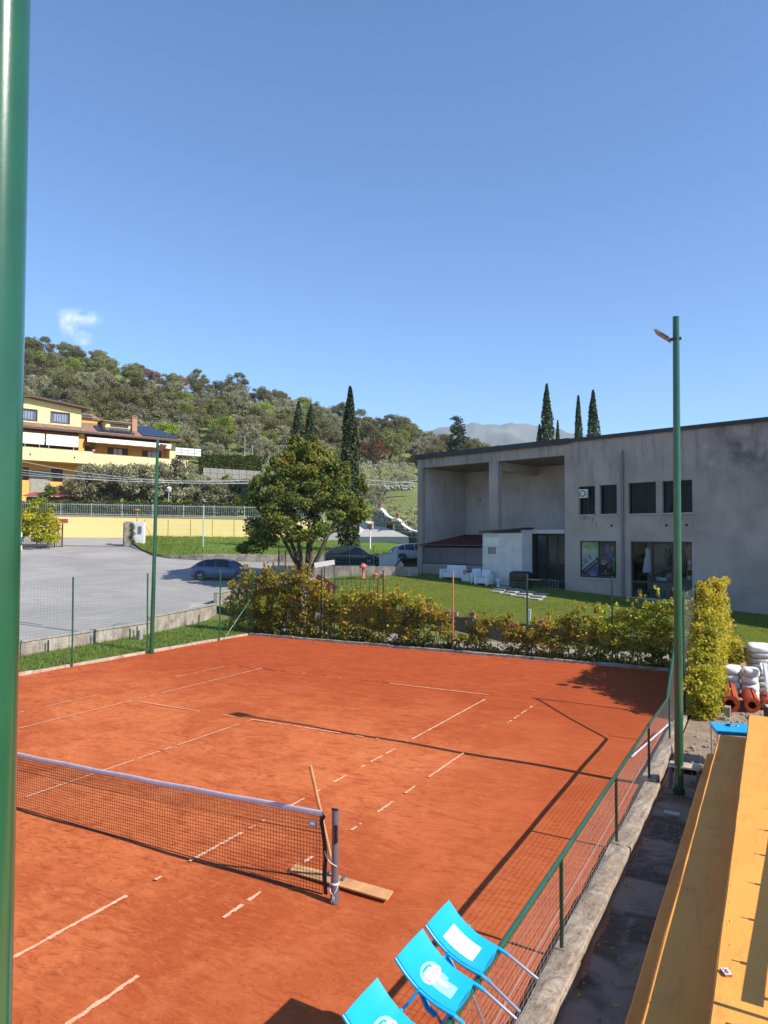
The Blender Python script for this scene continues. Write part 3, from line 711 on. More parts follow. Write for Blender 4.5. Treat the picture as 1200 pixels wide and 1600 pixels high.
# ------------------------------------------------------------------ floodlight poles
def pole(label, loc, top, r0, r1, faces, flood=(0,0,0)):
    p = thing('floodlight_pole', label, 'light pole', loc, 0, 'green floodlight poles round the court')
    T = Vector(top); n = 14
    pts = [T*(i/n) for i in range(n+1)]
    MB().tube(pts, [r0+(r1-r0)*i/n for i in range(n+1)], 28).build('mast', 'green_paint', p)
    MB().tube([(0,0,-.1),(0,0,.04)], r0*1.25, 20).build('foot_ring', 'dark_green', p)
    c = T*.952; sx = faces
    b = MB(); b.bar(c+Vector((.09*-sx,0,.0)), c+Vector((.12*sx,0,.0)), .03, .05); b.bar(c+Vector((0,-.10,.0)), c+Vector((0,.10,0)), .05, .03); b.bar(c+Vector((.10*sx,0,.0)), c+Vector((.20*sx,0,.05)), .03, .03); b.build('bracket', 'black_metal', p)
    m = Matrix.Rotation(-R_(38)*sx, 3, 'Y'); q = c+Vector((.23*sx,0,.09))
    f = MB().obox(q, (.155,.17,.014), m).build('floodlight', 'flood', p, .006)
    b = MB()
    for i in range(7): b.obox(q+m@Vector((-.12+.040*i,0,.024)), (.004,.15,.010), m)
    b.build('cooling_fin', 'flood', f)
    MB().obox(q+m@Vector((0,0,-.016)), (.135,.15,.003), m).build('lens', 'flood_glass', f)
    b = MB(); b.bar(q+m@Vector((-.02*-sx,-.18,0)), q+m@Vector((.16*-sx,-.18,0)), .012, .02); b.build('yoke', 'black_metal', f); MB().bar(q+m@Vector((-.02*-sx,.18,0)), q+m@Vector((.16*-sx,.18,0)), .012, .02).build('yoke', 'black_metal', f)
    return p
pole('green floodlight pole standing in the alley beside the orange steps', (9.6,6.25,0), (.03,0,8.42), .078, .056, -1)
pole('tall green floodlight pole very close to the camera at the left edge', (9.487,-6.401,0), (-.053,-.029,8.5), .071, .069, -1)
pole('far green floodlight pole leaning beside a fence post on the grass strip', (-9.8,12.5,.0), (.12,.0,8.2), .085, .055, 1)

# ------------------------------------------------------------------ fences
def wiremesh(parent, p0, p1, zlo, zhi, dx, dz, r, mat, name='wire_mesh'):
    """zlo, zhi: functions of 0..1 along the fence"""
    p0, p1 = Vector(p0), Vector(p1); L = (p1-p0).length; n = max(2, int(L/dx)); b = MB()
    zmax = max(zhi(i/20) for i in range(21)); zmin = min(zlo(i/20) for i in range(21))
    for i in range(n+1):
        s = i/n; p = p0.lerp(p1, s); b.tube([(p.x,p.y,zlo(s)),(p.x,p.y,zhi(s))], r, 3, False)
    z = zmin+.02
    while z < zmax:
        run = []; seg = 24
        for i in range(seg+1):
            s = i/seg; p = p0.lerp(p1, s)
            if zlo(s) <= z <= zhi(s): run.append((p.x+.004*math.sin(9*s+z*7), p.y+.003*math.sin(7*s+z*5), z+.006*math.sin(s*14+z*3)))
            elif len(run) > 1: b.tube(run, r, 3, False); run = []
            else: run = []
        if len(run) > 1: b.tube(run, r, 3, False)
        z += dz
    return b.build(name, mat, parent, kind='stuff')
def posts(parent, pts, h, r, mat='dark_green', z0=0, lean=0):
    for (x, y) in pts:
        b = MB(); b.tube([(x,y,z0),(x+rnd.uniform(-lean,lean),y+rnd.uniform(-lean,lean),h)], r, 10); b.build('post', mat, parent)
# low fence by the alley, rising to the corner
f = thing('court_fence', 'low green mesh fence with top rail rising into the tall corner, beside the orange steps', 'fence')
posts(f, [(9.1,y) for y in (-11.9,-8.85,-5.85,-2.85,.16,3.18,6.25,9.2)], 1.03, .021, z0=.12)
posts(f, [(9.11,12.0)], 3.15, .038, z0=.1); posts(f, [(9.12,15.2),(9.12,18.3)], 3.12, .028, z0=.1)
zt = lambda y: 1.03 if y < 8.9 else 1.03+2.05*(y-8.9)/3.1 if y < 12 else 3.08
ry = [-14,-8.85,-5.85,-2.85,.16,3.18,6.25,8.75,8.92,9.05,10.2,11.2,12.0]
b = MB(); b.tube([(9.09+(.012*math.sin(y*.9) if y < 9 else 0), y, zt(y)) for y in ry], .027, 10); b.build('top_rail', 'green_paint', f)
wiremesh(f, (9.085,-14,0), (9.085,9.2,0), lambda s: .10, lambda s: 1.03, .13, .058, .0018, 'grey_wire')
wiremesh(f, (9.085,9.2,0), (9.1,12,0), lambda s: .13, lambda s: zt(9.2+2.8*s), .10, .06, .0017, 'grey_wire')
wiremesh(f, (9.1,12,0), (9.1,18.3,0), lambda s: .13, lambda s: 3.05, .12, .075, .0016, 'grey_wire')
b = MB(); b.tube([(9.085,y,.5+.004*math.sin(y*3)) for y in [-14+.9*i for i in range(29)]], .003, 5); b.build('tension_wire', 'grey_wire', f)
# far white pipe brace lying against the mesh
tag(MB().tube([(8.55,7.75,.03),(9.03,10.0,.28)], .018, 8).build('pipe', 'white_plastic'), 'thin white pipe lying on the clay against the low fence', 'pipe')
f = thing('court_fence', 'tall thin wire fence on green posts along the far grass edge of the court', 'fence')
posts(f, [(-9.84,y) for y in (-8.0,-4.6,-1.2,2.2,5.6,9.0,12.32,16.35)], 3.05, .030, 'green_paint', -.05, .05)
posts(f, [(-9.86,18.6)], 3.05, .032, 'green_paint', -.05)
MB().tube([(-9.84,18.55,1.75),(-9.86,16.7,.05)], .022, 8).build('brace', 'green_paint', f)
wiremesh(f, (-9.86,-8,0), (-9.86,18.6,0), lambda s: .05, lambda s: 2.95, .12, .10, .0017, 'green_wire')
f = thing('court_fence', 'tall dark post fence running behind the leafy hedge at the back of the court', 'fence')
posts(f, [(-6.2,18.72),(-3.1,18.72),(3.02,18.72),(6.1,18.72)], 3.12, .032, z0=.0, lean=.03)
posts(f, [(.03,18.70)], 3.15, .032, 'rust_post')
wiremesh(f, (-9.86,18.70,0), (9.1,18.70,0), lambda s: .1, lambda s: 3.0, .10, .10, .0016, 'green_wire')

# ------------------------------------------------------------------ stepped seating and alley
s = thing('stepped_seating', 'ochre painted concrete steps beside the alley at the lower right', 'steps')
def tier(x0, x1, z0, z1, y1):
    b = MB(); n = 46; P = []
    for i in range(n+1):
        y = -18+(y1+18)*i/n; j = rnd.uniform(-.005,.005)
        P.append([(x0+j,y,z0),(x0+j,y,z1-.012),(x0+.012+j+rnd.uniform(0,.006),y,z1+rnd.uniform(-.002,.002)),(x1,y,z1),(x1,y,z0)])
    b.add([p for q in P for p in q], [(i*5+c,i*5+c+1,(i+1)*5+c+1,(i+1)*5+c) for i in range(n) for c in range(4)])
    b.add(P[0], [tuple(range(5))]); b.add(P[-1], [tuple(range(5))[::-1]])
    b.build('step', 'ochre', s)
tier(9.955, 10.17, -.1, .35, 7.56); tier(10.165, 10.68, -.1, .722, 7.6); tier(10.672, 13.5, -.1, 1.12, 7.74)
# handrail on the upper terrace, just right of the frame
r = thing('handrail', 'broad handrail board above the ochre steps', 'handrail', (11.60,0,1.12), R_(-2.8))
MB().box(-.05,.05,-1.72,9,.46,.50).build('rail_board', 'wood', r, .004)
for y in (-1.6,.6,2.9,5.2,7.5): MB().box(-.02,.02,y-.02,y+.02,0,.46).build('post', 'dark_green', r)
for i in range(14): MB().bar((-.17,-1.2+.74*i,.478),(-.051,-1.2+.74*i,.478),.016,.016).build('bracket', 'black_metal', r)
for i in range(14): MB().box(-.09,-.0505,-1.2+.74*i-.022,-1.2+.74*i+.022,.455,.502).build('clamp', 'black_metal', r)
b = MB(); b.box(-.45,.6,-1.86,-1.82,.44,.47); b.box(-.2,.8,-2.1,-2.02,.40,.43); b.box(.0,.03,-3,-1.0,.2,.23); b.build('cross_bar', 'dark_green', r)
# small cigarette-sized packet on the top step
p = thing('packet', 'small red and white cardboard packet lying on the sunlit ochre step', 'packet', (10.745,-1.39,1.12), R_(-62))
b = MB(); b.box(-.042,.042,-.028,.028,.001,.020); b.build('box', 'red_paint', p, .002)
b = MB(); b.box(-.041,.041,-.027,.027,.0205,.0225); b.build('lid_face', 'white_paint', p)
b = MB()
for (x, y, w, h) in ((-.012,.004,.012,.006),(.008,.008,.010,.005),(.002,-.008,.014,.004),(-.024,-.012,.006,.008),(.024,-.004,.006,.009),(.016,-.018,.010,.003)):
    b.box(x-w,x+w,y-h,y+h,.0226,.0232)
b.build('print', 'black_metal', p)
# chipped paint flakes on the top step
b = MB()
for (x, y) in ((10.72,-.62),(10.735,-.55),(10.715,-.2),(10.71,.15),(10.72,.18),(10.75,-.95),(10.715,1.5)): b.blob((x,y,1.121), (rnd.uniform(.006,.016),rnd.uniform(.01,.03),.003), 7, .4)
b.build('paint_chip', 'ochre', kind='stuff')
# bench across the alley
p = thing('bench', 'pale plank bench standing across the dark alley by the green pole', 'bench', (9.70,6.33,0))
MB().box(-.27,.25,-.15,.15,.39,.425).build('seat', 'grey_wood', p, .005)
for x in (-.25,.20):
    for y in (-.11,.11): MB().box(x-.018,x+.018,y-.018,y+.018,0,.39).build('leg', 'grey_metal', p)
# blue table
p = thing('table', 'small bright blue plastic table with metal legs at the end of the steps', 'table', (10.36,8.28,0), R_(14))
b = MB(); b.box(-.36,.36,-.33,.33,.70,.735); b.build('tabletop', 'chair_blue', p, .012)
b = MB(); b.box(-.33,.33,-.30,.30,.64,.70); b.build('apron', 'chair_shaded', p)
for x in (-.33,.33):
    for y in (-.30,.30): MB().tube([(x,y,0),(x,y,.69)], .013, 8).build('leg', 'alu', p)
p = thing('ashtray', 'cluttered ashtray and keys on the blue plastic table', 'ashtray', (10.30,8.34,.735))
MB().lathe([(.055,0),(.06,.03),(.05,.03),(.042,.008),(.0,.008)], n=16).build('dish', 'black_metal', p)
b = MB()
for i in range(9): b.blob((.10+rnd.uniform(-.06,.06),.02+rnd.uniform(-.05,.05),.012), (.022,.012,.01), 6, .3)
b.build('keys', 'steel', p)
# loose slab and pebbles in the alley
tag(MB().box(-.12,.12,-.06,.06,0,.02).build('paving_slab', 'stone_slab', loc=(9.62,5.0,.002), bevel=.004), 'small pale slab lying on the dark alley below the pole', 'slab')
b = MB()
for i in range(170):
    b.blob((rnd.uniform(9.45,11), rnd.uniform(7.9,13.5), .015), (rnd.uniform(.01,.05),rnd.uniform(.01,.05),rnd.uniform(.008,.03)), 6, .35)
for i in range(60): b.blob((rnd.uniform(9.35,9.9), rnd.uniform(-4,7), .004), (rnd.uniform(.006,.018),)*3, 5, .3)
b.build('pebble', 'stone_grey', kind='stuff')
tag(MB().box(-.3,.3,-.09,.09,0,.1).build('kerb_offcut', 'retain', loc=(9.75,12.05,0), bevel=.01), 'grey kerb piece on the soil under the yellow hedge', 'kerb piece')
tag(MB().box(-.07,.07,-.12,.12,0,.24).build('concrete_stub', 'retain', loc=(10.06,12.6,0), bevel=.01), 'upright concrete stub at the foot of the yellow hedge', 'concrete stub')

# ------------------------------------------------------------------ blue chairs hung over the rail
def chair(label, y0, dx=0, dz=0, tilt=0, logo=True):
    c = thing('plastic_chair', label, 'chair', (9.09+dx, y0, 1.062+dz), 0, 'blue plastic chairs tipped over the rail')
    c.rotation_euler = (0, R_(tilt), 0)
    prof = [(-.425,.285),(-.34,.195),(-.25,.125),(-.15,.075),(-.05,.045),(.02,.030)]        # back shell, top edge to seat joint
    def S(s, w, off=0.):
        q = s*(len(prof)-1); i = min(len(prof)-2, int(q)); f = q-i
        x = prof[i][0]+(prof[i+1][0]-prof[i][0])*f; z = prof[i][1]+(prof[i+1][1]-prof[i][1])*f
        hw = .215-.02*s; d = Vector((prof[i+1][0]-prof[i][0], prof[i+1][1]-prof[i][1])).normalized(); nx, nz = -d.y, d.x
        if nz < 0: nx, nz = -nx, -nz
        bow = -.03*(1-(w)**2)*.9
        return (x+nx*(bow+off), w*hw, z+nz*(bow+off))
    n, k = 20, 14; b = MB()
    top = [S(i/n, -1+2*j/k, .007) for i in range(n+1) for j in range(k+1)]; bot = [S(i/n, -1+2*j/k, -.007) for i in range(n+1) for j in range(k+1)]
    w = k+1
    b.add(top, [(i*w+j,(i+1)*w+j,(i+1)*w+j+1,i*w+j+1) for i in range(n) for j in range(k)], 0, True)
    b.add(bot, [(i*w+j,i*w+j+1,(i+1)*w+j+1,(i+1)*w+j) for i in range(n) for j in range(k)], 0, True)
    edge = [i*w for i in range(n+1)] + [n*w+j for j in range(1, w)] + [i*w+k for i in range(n-1, -1, -1)] + [j for j in range(k-1, 0, -1)]
    b.add([top[i] for i in edge]+[bot[i] for i in edge], [(i,(i+1)%len(edge),len(edge)+(i+1)%len(edge),len(edge)+i) for i in range(len(edge))])
    b.build('backrest', 'chair_blue', c)
    for sg in (-1, 1):                                                                     # thick side frame, legs, arm
        b = MB(); P = [S(i/12, sg*1.0, -.012) for i in range(13)]
        b.tube([(x, y+sg*.004, z) for x, y, z in P]+[(.10,sg*.205,-.012)], [.012]*9+[.015]*4+[.015], 8); b.build('side_frame', 'chair_blue', c)
        MB().tube([(.03,sg*.205,.014),(.10,sg*.207,-.014),(.335,sg*.225,-.145)], .0125, 10).build('leg', 'alu', c)
        MB().tube([(-.27,sg*.185,-.30),(-.20,sg*.20,-.42),(-.05,sg*.215,-.74)], .0125, 10).build('leg', 'alu', c)
        b = MB(); A = [S(.42, sg*1.0), (-.30,sg*.235,.02), (-.40,sg*.24,-.10), (-.44,sg*.235,-.19), (-.36,sg*.21,-.29), (-.28,sg*.19,-.31)]
        for p, q in zip(A, A[1:]): b.bar(p, q, .016, .05, (0,1,0))
        b.tube(A, .012, 8); b.build('armrest', 'chair_blue', c)
    b = MB(); P = []
    for i in range(11):
        s = i/10; x, z = .0-.26*s-.02*math.sin(s*3.1), .02-.36*s-.05*math.sin(s*2.4)
        P.append([(x-.0+.02*(1-abs(-1+2*j/8)**2), (-1+2*j/8)*.20, z) for j in range(9)])
    b.add([p for q in P for p in q], [(i*9+j,i*9+j+1,(i+1)*9+j+1,(i+1)*9+j) for i in range(10) for j in range(8)], 0, True)
    o = b.build('seat', 'chair_shaded', c); sd = o.modifiers.new('solid', 'SOLIDIFY'); sd.thickness = .012
    # print on the back, laid on the shell: a runs along +y, v towards the top edge
    H_ = .60
    def onback(a, v, off): return S(.46 - v/H_, a/.205, .007+off)
    def decal(name, poly, mat, off, parent=c):
        b = MB(); cx = sum(p[0] for p in poly)/len(poly); cv = sum(p[1] for p in poly)/len(poly); N = len(poly); R = 5
        vs = [onback(cx, cv, off)]; fs = []
        for r_ in range(1, R+1): vs += [onback(cx+(a-cx)*r_/R, cv+(v-cv)*r_/R, off) for a, v in poly]
        fs += [(0, 1+i, 1+(i+1) % N) for i in range(N)]
        for r_ in range(R-1): fs += [(1+r_*N+i, 1+(r_+1)*N+i, 1+(r_+1)*N+(i+1) % N, 1+r_*N+(i+1) % N) for i in range(N)]
        b.add(vs, fs, 0, True); return b.build(name, mat, parent)
    def oval(cx, cv, ra, rv, n=28): return [(cx+ra*math.cos(2*math.pi*i/n), cv+rv*math.sin(2*math.pi*i/n)) for i in range(n)]
    def rect(x0, x1, v0, v1, n=5):
        return [(x0+(x1-x0)*i/n, v0) for i in range(n)]+[(x1, v0+(v1-v0)*i/n) for i in range(n)]+[(x1-(x1-x0)*i/n, v1) for i in range(n)]+[(x0, v1-(v1-v0)*i/n) for i in range(n)]
    if logo:
        decal('sticker_panel', rect(-.075,.07,-.20,-.02), 'oval_pale', .0012)
        decal('logo_oval', oval(.0,.03,.118,.078), 'oval_pale', .0022)
        decal('logo_band', oval(.0,.062,.07,.024), 'oval_dark', .003)
        decal('logo_band', rect(-.06,.05,.05,.068), 'oval_pale', .0036)
        decal('logo_field', oval(.008,.008,.112,.045), 'sticker', .0042)
        decal('logo_scoop', oval(.02,-.085,.022,.05), 'sticker', .0024)
        decal('logo_scoop', oval(.085,-.06,.014,.04), 'oval_pale', .0024)
        for txt, sz, a0, v0 in (('R', .082, -.088, -.024), ('UZZA', .052, -.034, -.010)):
            cu = bpy.data.curves.new('letters', 'FONT'); cu.body = txt; cu.size = sz; cu.resolution_u = 2
            to = bpy.data.objects.new('tmp', cu); COL.objects.link(to); bpy.context.view_layer.update()
            me = bpy.data.meshes.new_from_object(to.evaluated_get(bpy.context.evaluated_depsgraph_get()))
            bpy.data.objects.remove(to)
            for vtx in me.vertices: vtx.co = onback(vtx.co.x+a0, vtx.co.y+v0, .0052)
            me.materials.clear(); me.materials.append(M['logo_pink']); meshobj('lettering', me, c)
    else:
        decal('sticker', rect(-.115,.10,-.165,.13), 'sticker', .0015)
    return c
chair('blue plastic chair with a blank white sticker, farthest of the three on the rail', -2.03, 0, 0, 0, False)
chair('blue plastic chair with an oval logo, middle of the three on the rail', -2.56, .0, .004, 1.5)
chair('blue plastic chair with an oval logo, nearest the bottom edge of the photo', -3.24, -.01, .0, -1)

# ------------------------------------------------------------------ building material heap
p = thing('sack_pallet', 'big pallet of sacks under grey stretch wrap beside the planter wall', 'pallet', (11.35,16.9,0), R_(6))
MB().box(-.95,.95,-.6,.6,.02,.14).build('pallet', 'grey_wood', p)
for L in range(7):
    for q in range(3):
        b = MB(); b.blob((-.63+.63*q+rnd.uniform(-.02,.02), rnd.uniform(-.02,.02), .23+.165*L), (.335,.62,.105), 16, .03, 0, .5); b.build('sack', 'wrap' if L < 6 else 'bag', p)
b = MB(); b.blob((.1,-.1,1.40), (.10,.06,.02), 8, .4); b.build('torn_patch', 'wood', p)
for (cx, cy, lab0) in ((10.04,15.35,'left'),(10.50,15.25,'right')):
    for L in range(4):
        lab = 'white sack, %s of the %s pile of four beside the red rolls' % (('lowest','second from the bottom','second from the top','topmost')[L], lab0)
        b = MB(); b.blob((0,0,0), (.225,.34,.118), 18, .025, 0, .55)
        o = b.build('sack', 'bag', loc=(cx+rnd.uniform(-.02,.02), cy+rnd.uniform(-.03,.03), .115+.205*L), bevel=0); o.rotation_euler = (rnd.uniform(-.04,.04), rnd.uniform(-.04,.04), rnd.uniform(-.12,.12))
        tag(o, lab, 'sack', 'white sacks piled by the hedge')
b = MB(); P = []
for i in range(13):
    s = i/12; P.append([(10.74+.10*math.sin(j*1.7+s*3)*.3+.22*s+.045*j, 15.05-1.3*s+.03*math.sin(j*2.1), .98*(1-s)**.8+.03+.03*math.sin(j*2.4+s*6)) for j in range(7)])
b.add([p_ for q in P for p_ in q], [(i*7+j,i*7+j+1,(i+1)*7+j+1,(i+1)*7+j) for i in range(12) for j in range(6)], 0, True)
o = b.build('plastic_sheet', 'bag'); sd = o.modifiers.new('solid', 'SOLIDIFY'); sd.thickness = .01
tag(o, 'white plastic sheet hanging down the front of the wrapped pallet', 'plastic sheet')
def roll(label, a, b_, r):
    a, b_ = Vector(a), Vector(b_); d = (b_-a); L = d.length
    t = thing('matting_roll', label, 'roll', a, 0, 'rolls of red matting on the soil')
    t.rotation_euler = d.to_track_quat('Y', 'Z').to_euler()
    m = MB(); n = 30; turns = 3.2; P = []
    N = int(turns*n)
    for i in range(N+1):
        th = 2*math.pi*i/n; rr = r*(.50+.48*i/N); P.append((rr*math.cos(th), rr*math.sin(th)))
    for (x0,z0),(x1,z1) in zip(P, P[1:]):
        m.add([(x0,0,z0),(x1,0,z1),(x1,L,z1),(x0,L,z0)], [(0,1,2,3)], 0, True)
    o = m.build('matting', 'mat_red', t); s_ = o.modifiers.new('solid', 'SOLIDIFY'); s_.thickness = .022; s_.offset = 0
    MB().tube([(0,.25,0),(0,L-.05,0)], r*.47, 16).build('core', 'mat_dark', t)
roll('large roll of red matting lying against the yellow hedge', (10.10,12.95,.235), (9.95,14.85,.25), .225)
roll('shorter roll of red matting with its spiral end showing', (10.60,13.25,.20), (10.48,14.6,.22), .19)
roll('small roll of red matting tucked behind the shorter roll', (10.95,13.6,.16), (10.88,14.8,.18), .15)
p = thing('crate', 'dark plastic crate with a pale lid beside the red matting rolls', 'crate', (11.1,12.75,0), R_(8))
b = MB(); b.prism([(-.22,-.2),(.22,-.2),(.22,.2),(-.22,.2)], 0, .30); b.build('body', 'dark_box', p, .02)
b = MB(); b.box(-.235,.235,-.215,.215,.30,.33); b.build('lid', 'dark_box', p, .012); MB().box(-.19,.19,-.17,.17,.331,.335).build('lid_film', 'wrap', p)
tag(MB().blob((0,0,0), (.06,.05,.09), 8, .25).build('bottle', 'winblue', loc=(9.98,13.6,.1)), 'crumpled clear plastic bottle at the foot of the yellow hedge', 'bottle')

# leaf litter and grit on the steps and in the alley
b = MB()
for i in range(90):
    k = rnd.random()**.55
    if k < .35: x, z = rnd.uniform(10.2,10.62), .724
    elif k < .6: x, z = rnd.uniform(10.72,11.6), 1.122
    elif k < .7: x, z = rnd.uniform(9.98,10.14), .352
    else: x, z = rnd.uniform(9.4,9.92), -.055
    b.blob((x, rnd.uniform(-4,7.3), z), (rnd.uniform(.003,.008), rnd.uniform(.003,.012), .002), 5, .3)
b.build('grit', 'bark', kind='stuff')
P = np.array([(rnd.uniform(9.33,9.93), rnd.uniform(-3,7.5), -.045) for i in range(70)]+[(rnd.uniform(9.4,11.4), rnd.uniform(8,13), .05) for i in range(160)]+[(rnd.uniform(-9,9), 18.36-abs(rnd.gauss(0,.25)), .012) for i in range(260)])
meshobj('fallen_leaves', leaf_mesh('fallen_leaves', P, .05, 'leaf_hedge', RNG.normal(.65,.2,len(P)), 2.5, .7))['kind'] = 'stuff'
# ------------------------------------------------------------------ hedges round the court
def stems(parent, pts, mat='bark'):
    b = MB()
    for path, r in pts: b.tube(path, [r*(1-.6*i/(len(path)-1)) for i in range(len(path))], 6, False)
    return b.build('stem', mat, parent)
TOP = [(-11.4,2.3),(-10.6,2.85),(-9.3,3.0),(-8.2,2.8),(-7.1,2.95),(-6.5,2.5),(-6.1,2.0),(-4.6,2.05),(-3.2,2.25),(-1.9,2.2),(-1.2,1.75),(-.6,1.5),(-.1,.9),(.5,.9),(1.2,1.3),(1.9,1.45),(2.6,1.05),(3.1,1.0),(3.8,1.5),(4.8,1.85),(6.1,1.75),(6.9,2.1),(7.7,2.55),(8.3,2.4),(8.9,2.2)]
def back_hedge(x0, x1, label, thin=0., warm=0.):
    t = thing('hedge_shrub', label, 'hedge', ((x0+x1)/2, 18.95, .0), 0, 'leafy shrubs of the back hedge')
    ox = (x0+x1)/2; cl = []
    x = x0
    while x < x1:
        top = lerp(x, TOP); z = .12
        while z < top:
            r = rnd.uniform(.20, .36)
            if rnd.random() > thin*(1.3 if z < .55 else .6):
                cl.append((x-ox+rnd.uniform(-.12,.12), rnd.uniform(-.32,.30)+(.1 if z < .3 else 0), min(z, top-.12), r, rnd.uniform(.22,.34), r*rnd.uniform(.7,1)))
            z += rnd.uniform(.26, .42)
        x += .24
    for i in range(int((x1-x0)*3.2)):                     # loose sprigs over the top
        x = rnd.uniform(x0, x1); top = lerp(x, TOP)
        for q in range(3): cl.append((x-ox+rnd.uniform(-.05,.05)*(q+1), rnd.uniform(-.1,.1)*q, top+.02+.13*q, .06, .06, .10))
    big = [c for c in cl if c[3] > .15]; sm = [c for c in cl if c[3] <= .15]
    P, ids = clump_points(big, -95, .35); P2, i2 = clump_points(sm, -9, .1); P = np.concatenate([P, P2]); ids = np.concatenate([ids, i2+ids.max()+1])
    k = P[:, 2] > .02; P, ids = P[k], ids[k]
    hz = np.array([max(.6, lerp(xx+ox, TOP)) for xx in P[:, 0]])
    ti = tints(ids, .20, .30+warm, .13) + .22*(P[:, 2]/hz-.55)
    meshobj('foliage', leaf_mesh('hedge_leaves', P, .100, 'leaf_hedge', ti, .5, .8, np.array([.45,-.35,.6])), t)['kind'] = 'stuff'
    st = []
    for i in range(int((x1-x0)*3)):
        x = rnd.uniform(x0, x1)-ox; h = lerp(x+ox, TOP)*.85; y = rnd.uniform(-.15,.2)
        st.append(([(x,y,0),(x+rnd.uniform(-.1,.1),y+rnd.uniform(-.1,.1),h*.5),(x+rnd.uniform(-.3,.3),y+rnd.uniform(-.2,.2),h)], rnd.uniform(.012,.025)))
    stems(t, st)
back_hedge(-11.4,-6.7, 'tall yellow green hedge shrub at the far left corner of the clay court', 0, .02)
back_hedge(-6.7,-3.6, 'hedge shrub below the green gate panel behind the court', .05, .05)
back_hedge(-3.6,-.75, 'hedge shrub just left of the rusty post behind the court', .08)
back_hedge(-.75,2.5, 'low thin hedge shrub at the rusty post, with the path showing through', .30, .02)
back_hedge(2.5,5.6, 'golden low hedge shrub behind the middle right of the baseline', .12, .03)
back_hedge(5.6,8.95, 'dark hedge shrub in the right back corner of the court', .02, -.04)
# tall sunlit hedge at the corner fence
t = thing('hedge_shrub', 'tall sunlit yellow hedge growing up the corner fence beside the white sacks', 'hedge', (9.55,15,0))
HY = [(11.6,.7),(12.0,1.15),(12.8,1.55),(13.6,2.0),(14.3,2.45),(15.0,2.85),(16.5,2.95),(18.2,3.0),(18.9,2.4)]
cl = []; y = 11.75
while y < 18.9:
    top = lerp(y, HY); z = .15
    while z < top:
        wd = .62-.30*(z/3.0)
        for xx in (-.20, .0, .17):
            if (xx > .2 and z > 1.35+.4*math.sin(y*2.1)) or (xx > 0 and z > 2.2+.4*math.sin(y*3.3)): continue
            r = rnd.uniform(.20,.32); cl.append((xx+rnd.uniform(-.08,.10), y-15+rnd.uniform(-.1,.1), z+rnd.uniform(-.1,.1), r*.9, r, r))
        z += .30
    y += .30
for i in range(26): cl.append((rnd.uniform(-.2,.25), rnd.uniform(-1,3.6), 2.95+rnd.uniform(-.05,.22), .14, .2, .12))
for i in range(14): cl.append((.27+rnd.uniform(-.15,.10), rnd.uniform(-2.6,-.4), rnd.uniform(.2,.7), .20,.22,.22))
for i in range(10): cl.append((.38+rnd.uniform(-.1,.15), rnd.uniform(1.6,3.5), rnd.uniform(.3,1.6), .28,.28,.28))
P, ids = clump_points(cl, -88, .4); k = P[:, 2] > .03; P, ids = P[k], ids[k]
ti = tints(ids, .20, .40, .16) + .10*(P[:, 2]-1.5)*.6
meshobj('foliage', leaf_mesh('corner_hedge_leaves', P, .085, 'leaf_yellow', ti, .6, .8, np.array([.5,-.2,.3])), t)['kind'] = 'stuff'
st = []
for i in range(22):
    y = rnd.uniform(-2.8,3.6); h = lerp(y+15, HY)*.85; st.append(([(-.25,y,0),(-.2,y+rnd.uniform(-.2,.2),h*.5),(-.1,y+rnd.uniform(-.4,.4),h)], .02))
stems(t, st)

# ------------------------------------------------------------------ grass blades
def blades(name, fn, n, h, mat='blade', size=None):
    P = []
    while len(P) < n:
        p = fn()
        if p: P.append(p)
    P = np.array(P); N = len(P); hh = h*RNG.uniform(.4, 1.3, N); a = RNG.uniform(0, 2*math.pi, N); ln = RNG.normal(0, .35, (N, 2))*hh[:, None]
    w = .10*h+.006; V = np.empty((N, 3, 3)); dx = np.stack([np.cos(a), np.sin(a), np.zeros(N)], 1)*w
    V[:, 0] = P-dx; V[:, 1] = P+dx; V[:, 2] = P; V[:, 2, :2] += ln; V[:, 2, 2] += hh
    me = bpy.data.meshes.new(name); me.vertices.add(N*3); me.vertices.foreach_set('co', V.ravel()); me.loops.add(N*3); me.loops.foreach_set('vertex_index', np.arange(N*3, dtype=np.int32))
    me.polygons.add(N); me.polygons.foreach_set('loop_start', np.arange(N, dtype=np.int32)*3)
    try: me.polygons.foreach_set('loop_total', np.full(N, 3, np.int32))
    except Exception: pass
    me.update(calc_edges=True); at = me.attributes.new('tint', 'FLOAT', 'FACE'); at.data.foreach_set('value', np.clip(RNG.normal(.5, .25, N), 0, 1).astype(np.float32))
    me.materials.append(M[mat]); o = meshobj(name, me); o['kind'] = 'stuff'; return o
def strip():
    y = rnd.uniform(3, 29); k = rnd.random(); xl = -12.85-lerp(y,[(9,0),(16,.75),(19,1.4),(29,4.5)])
    return (-10.06+(xl+10.06)*k, y, .04+.03*k)
blades('grass', strip, 36000, .11)
def law():
    x = rnd.uniform(-15, 24); f = 22.5; bk = 36.5-.308*(x+10.1) if x > -9.6 else 34.2+.37*(x+9.6); y = rnd.uniform(f, bk)
    return (x, y, H(x, y)-.01)
blades('grass', law, 52000, .07)
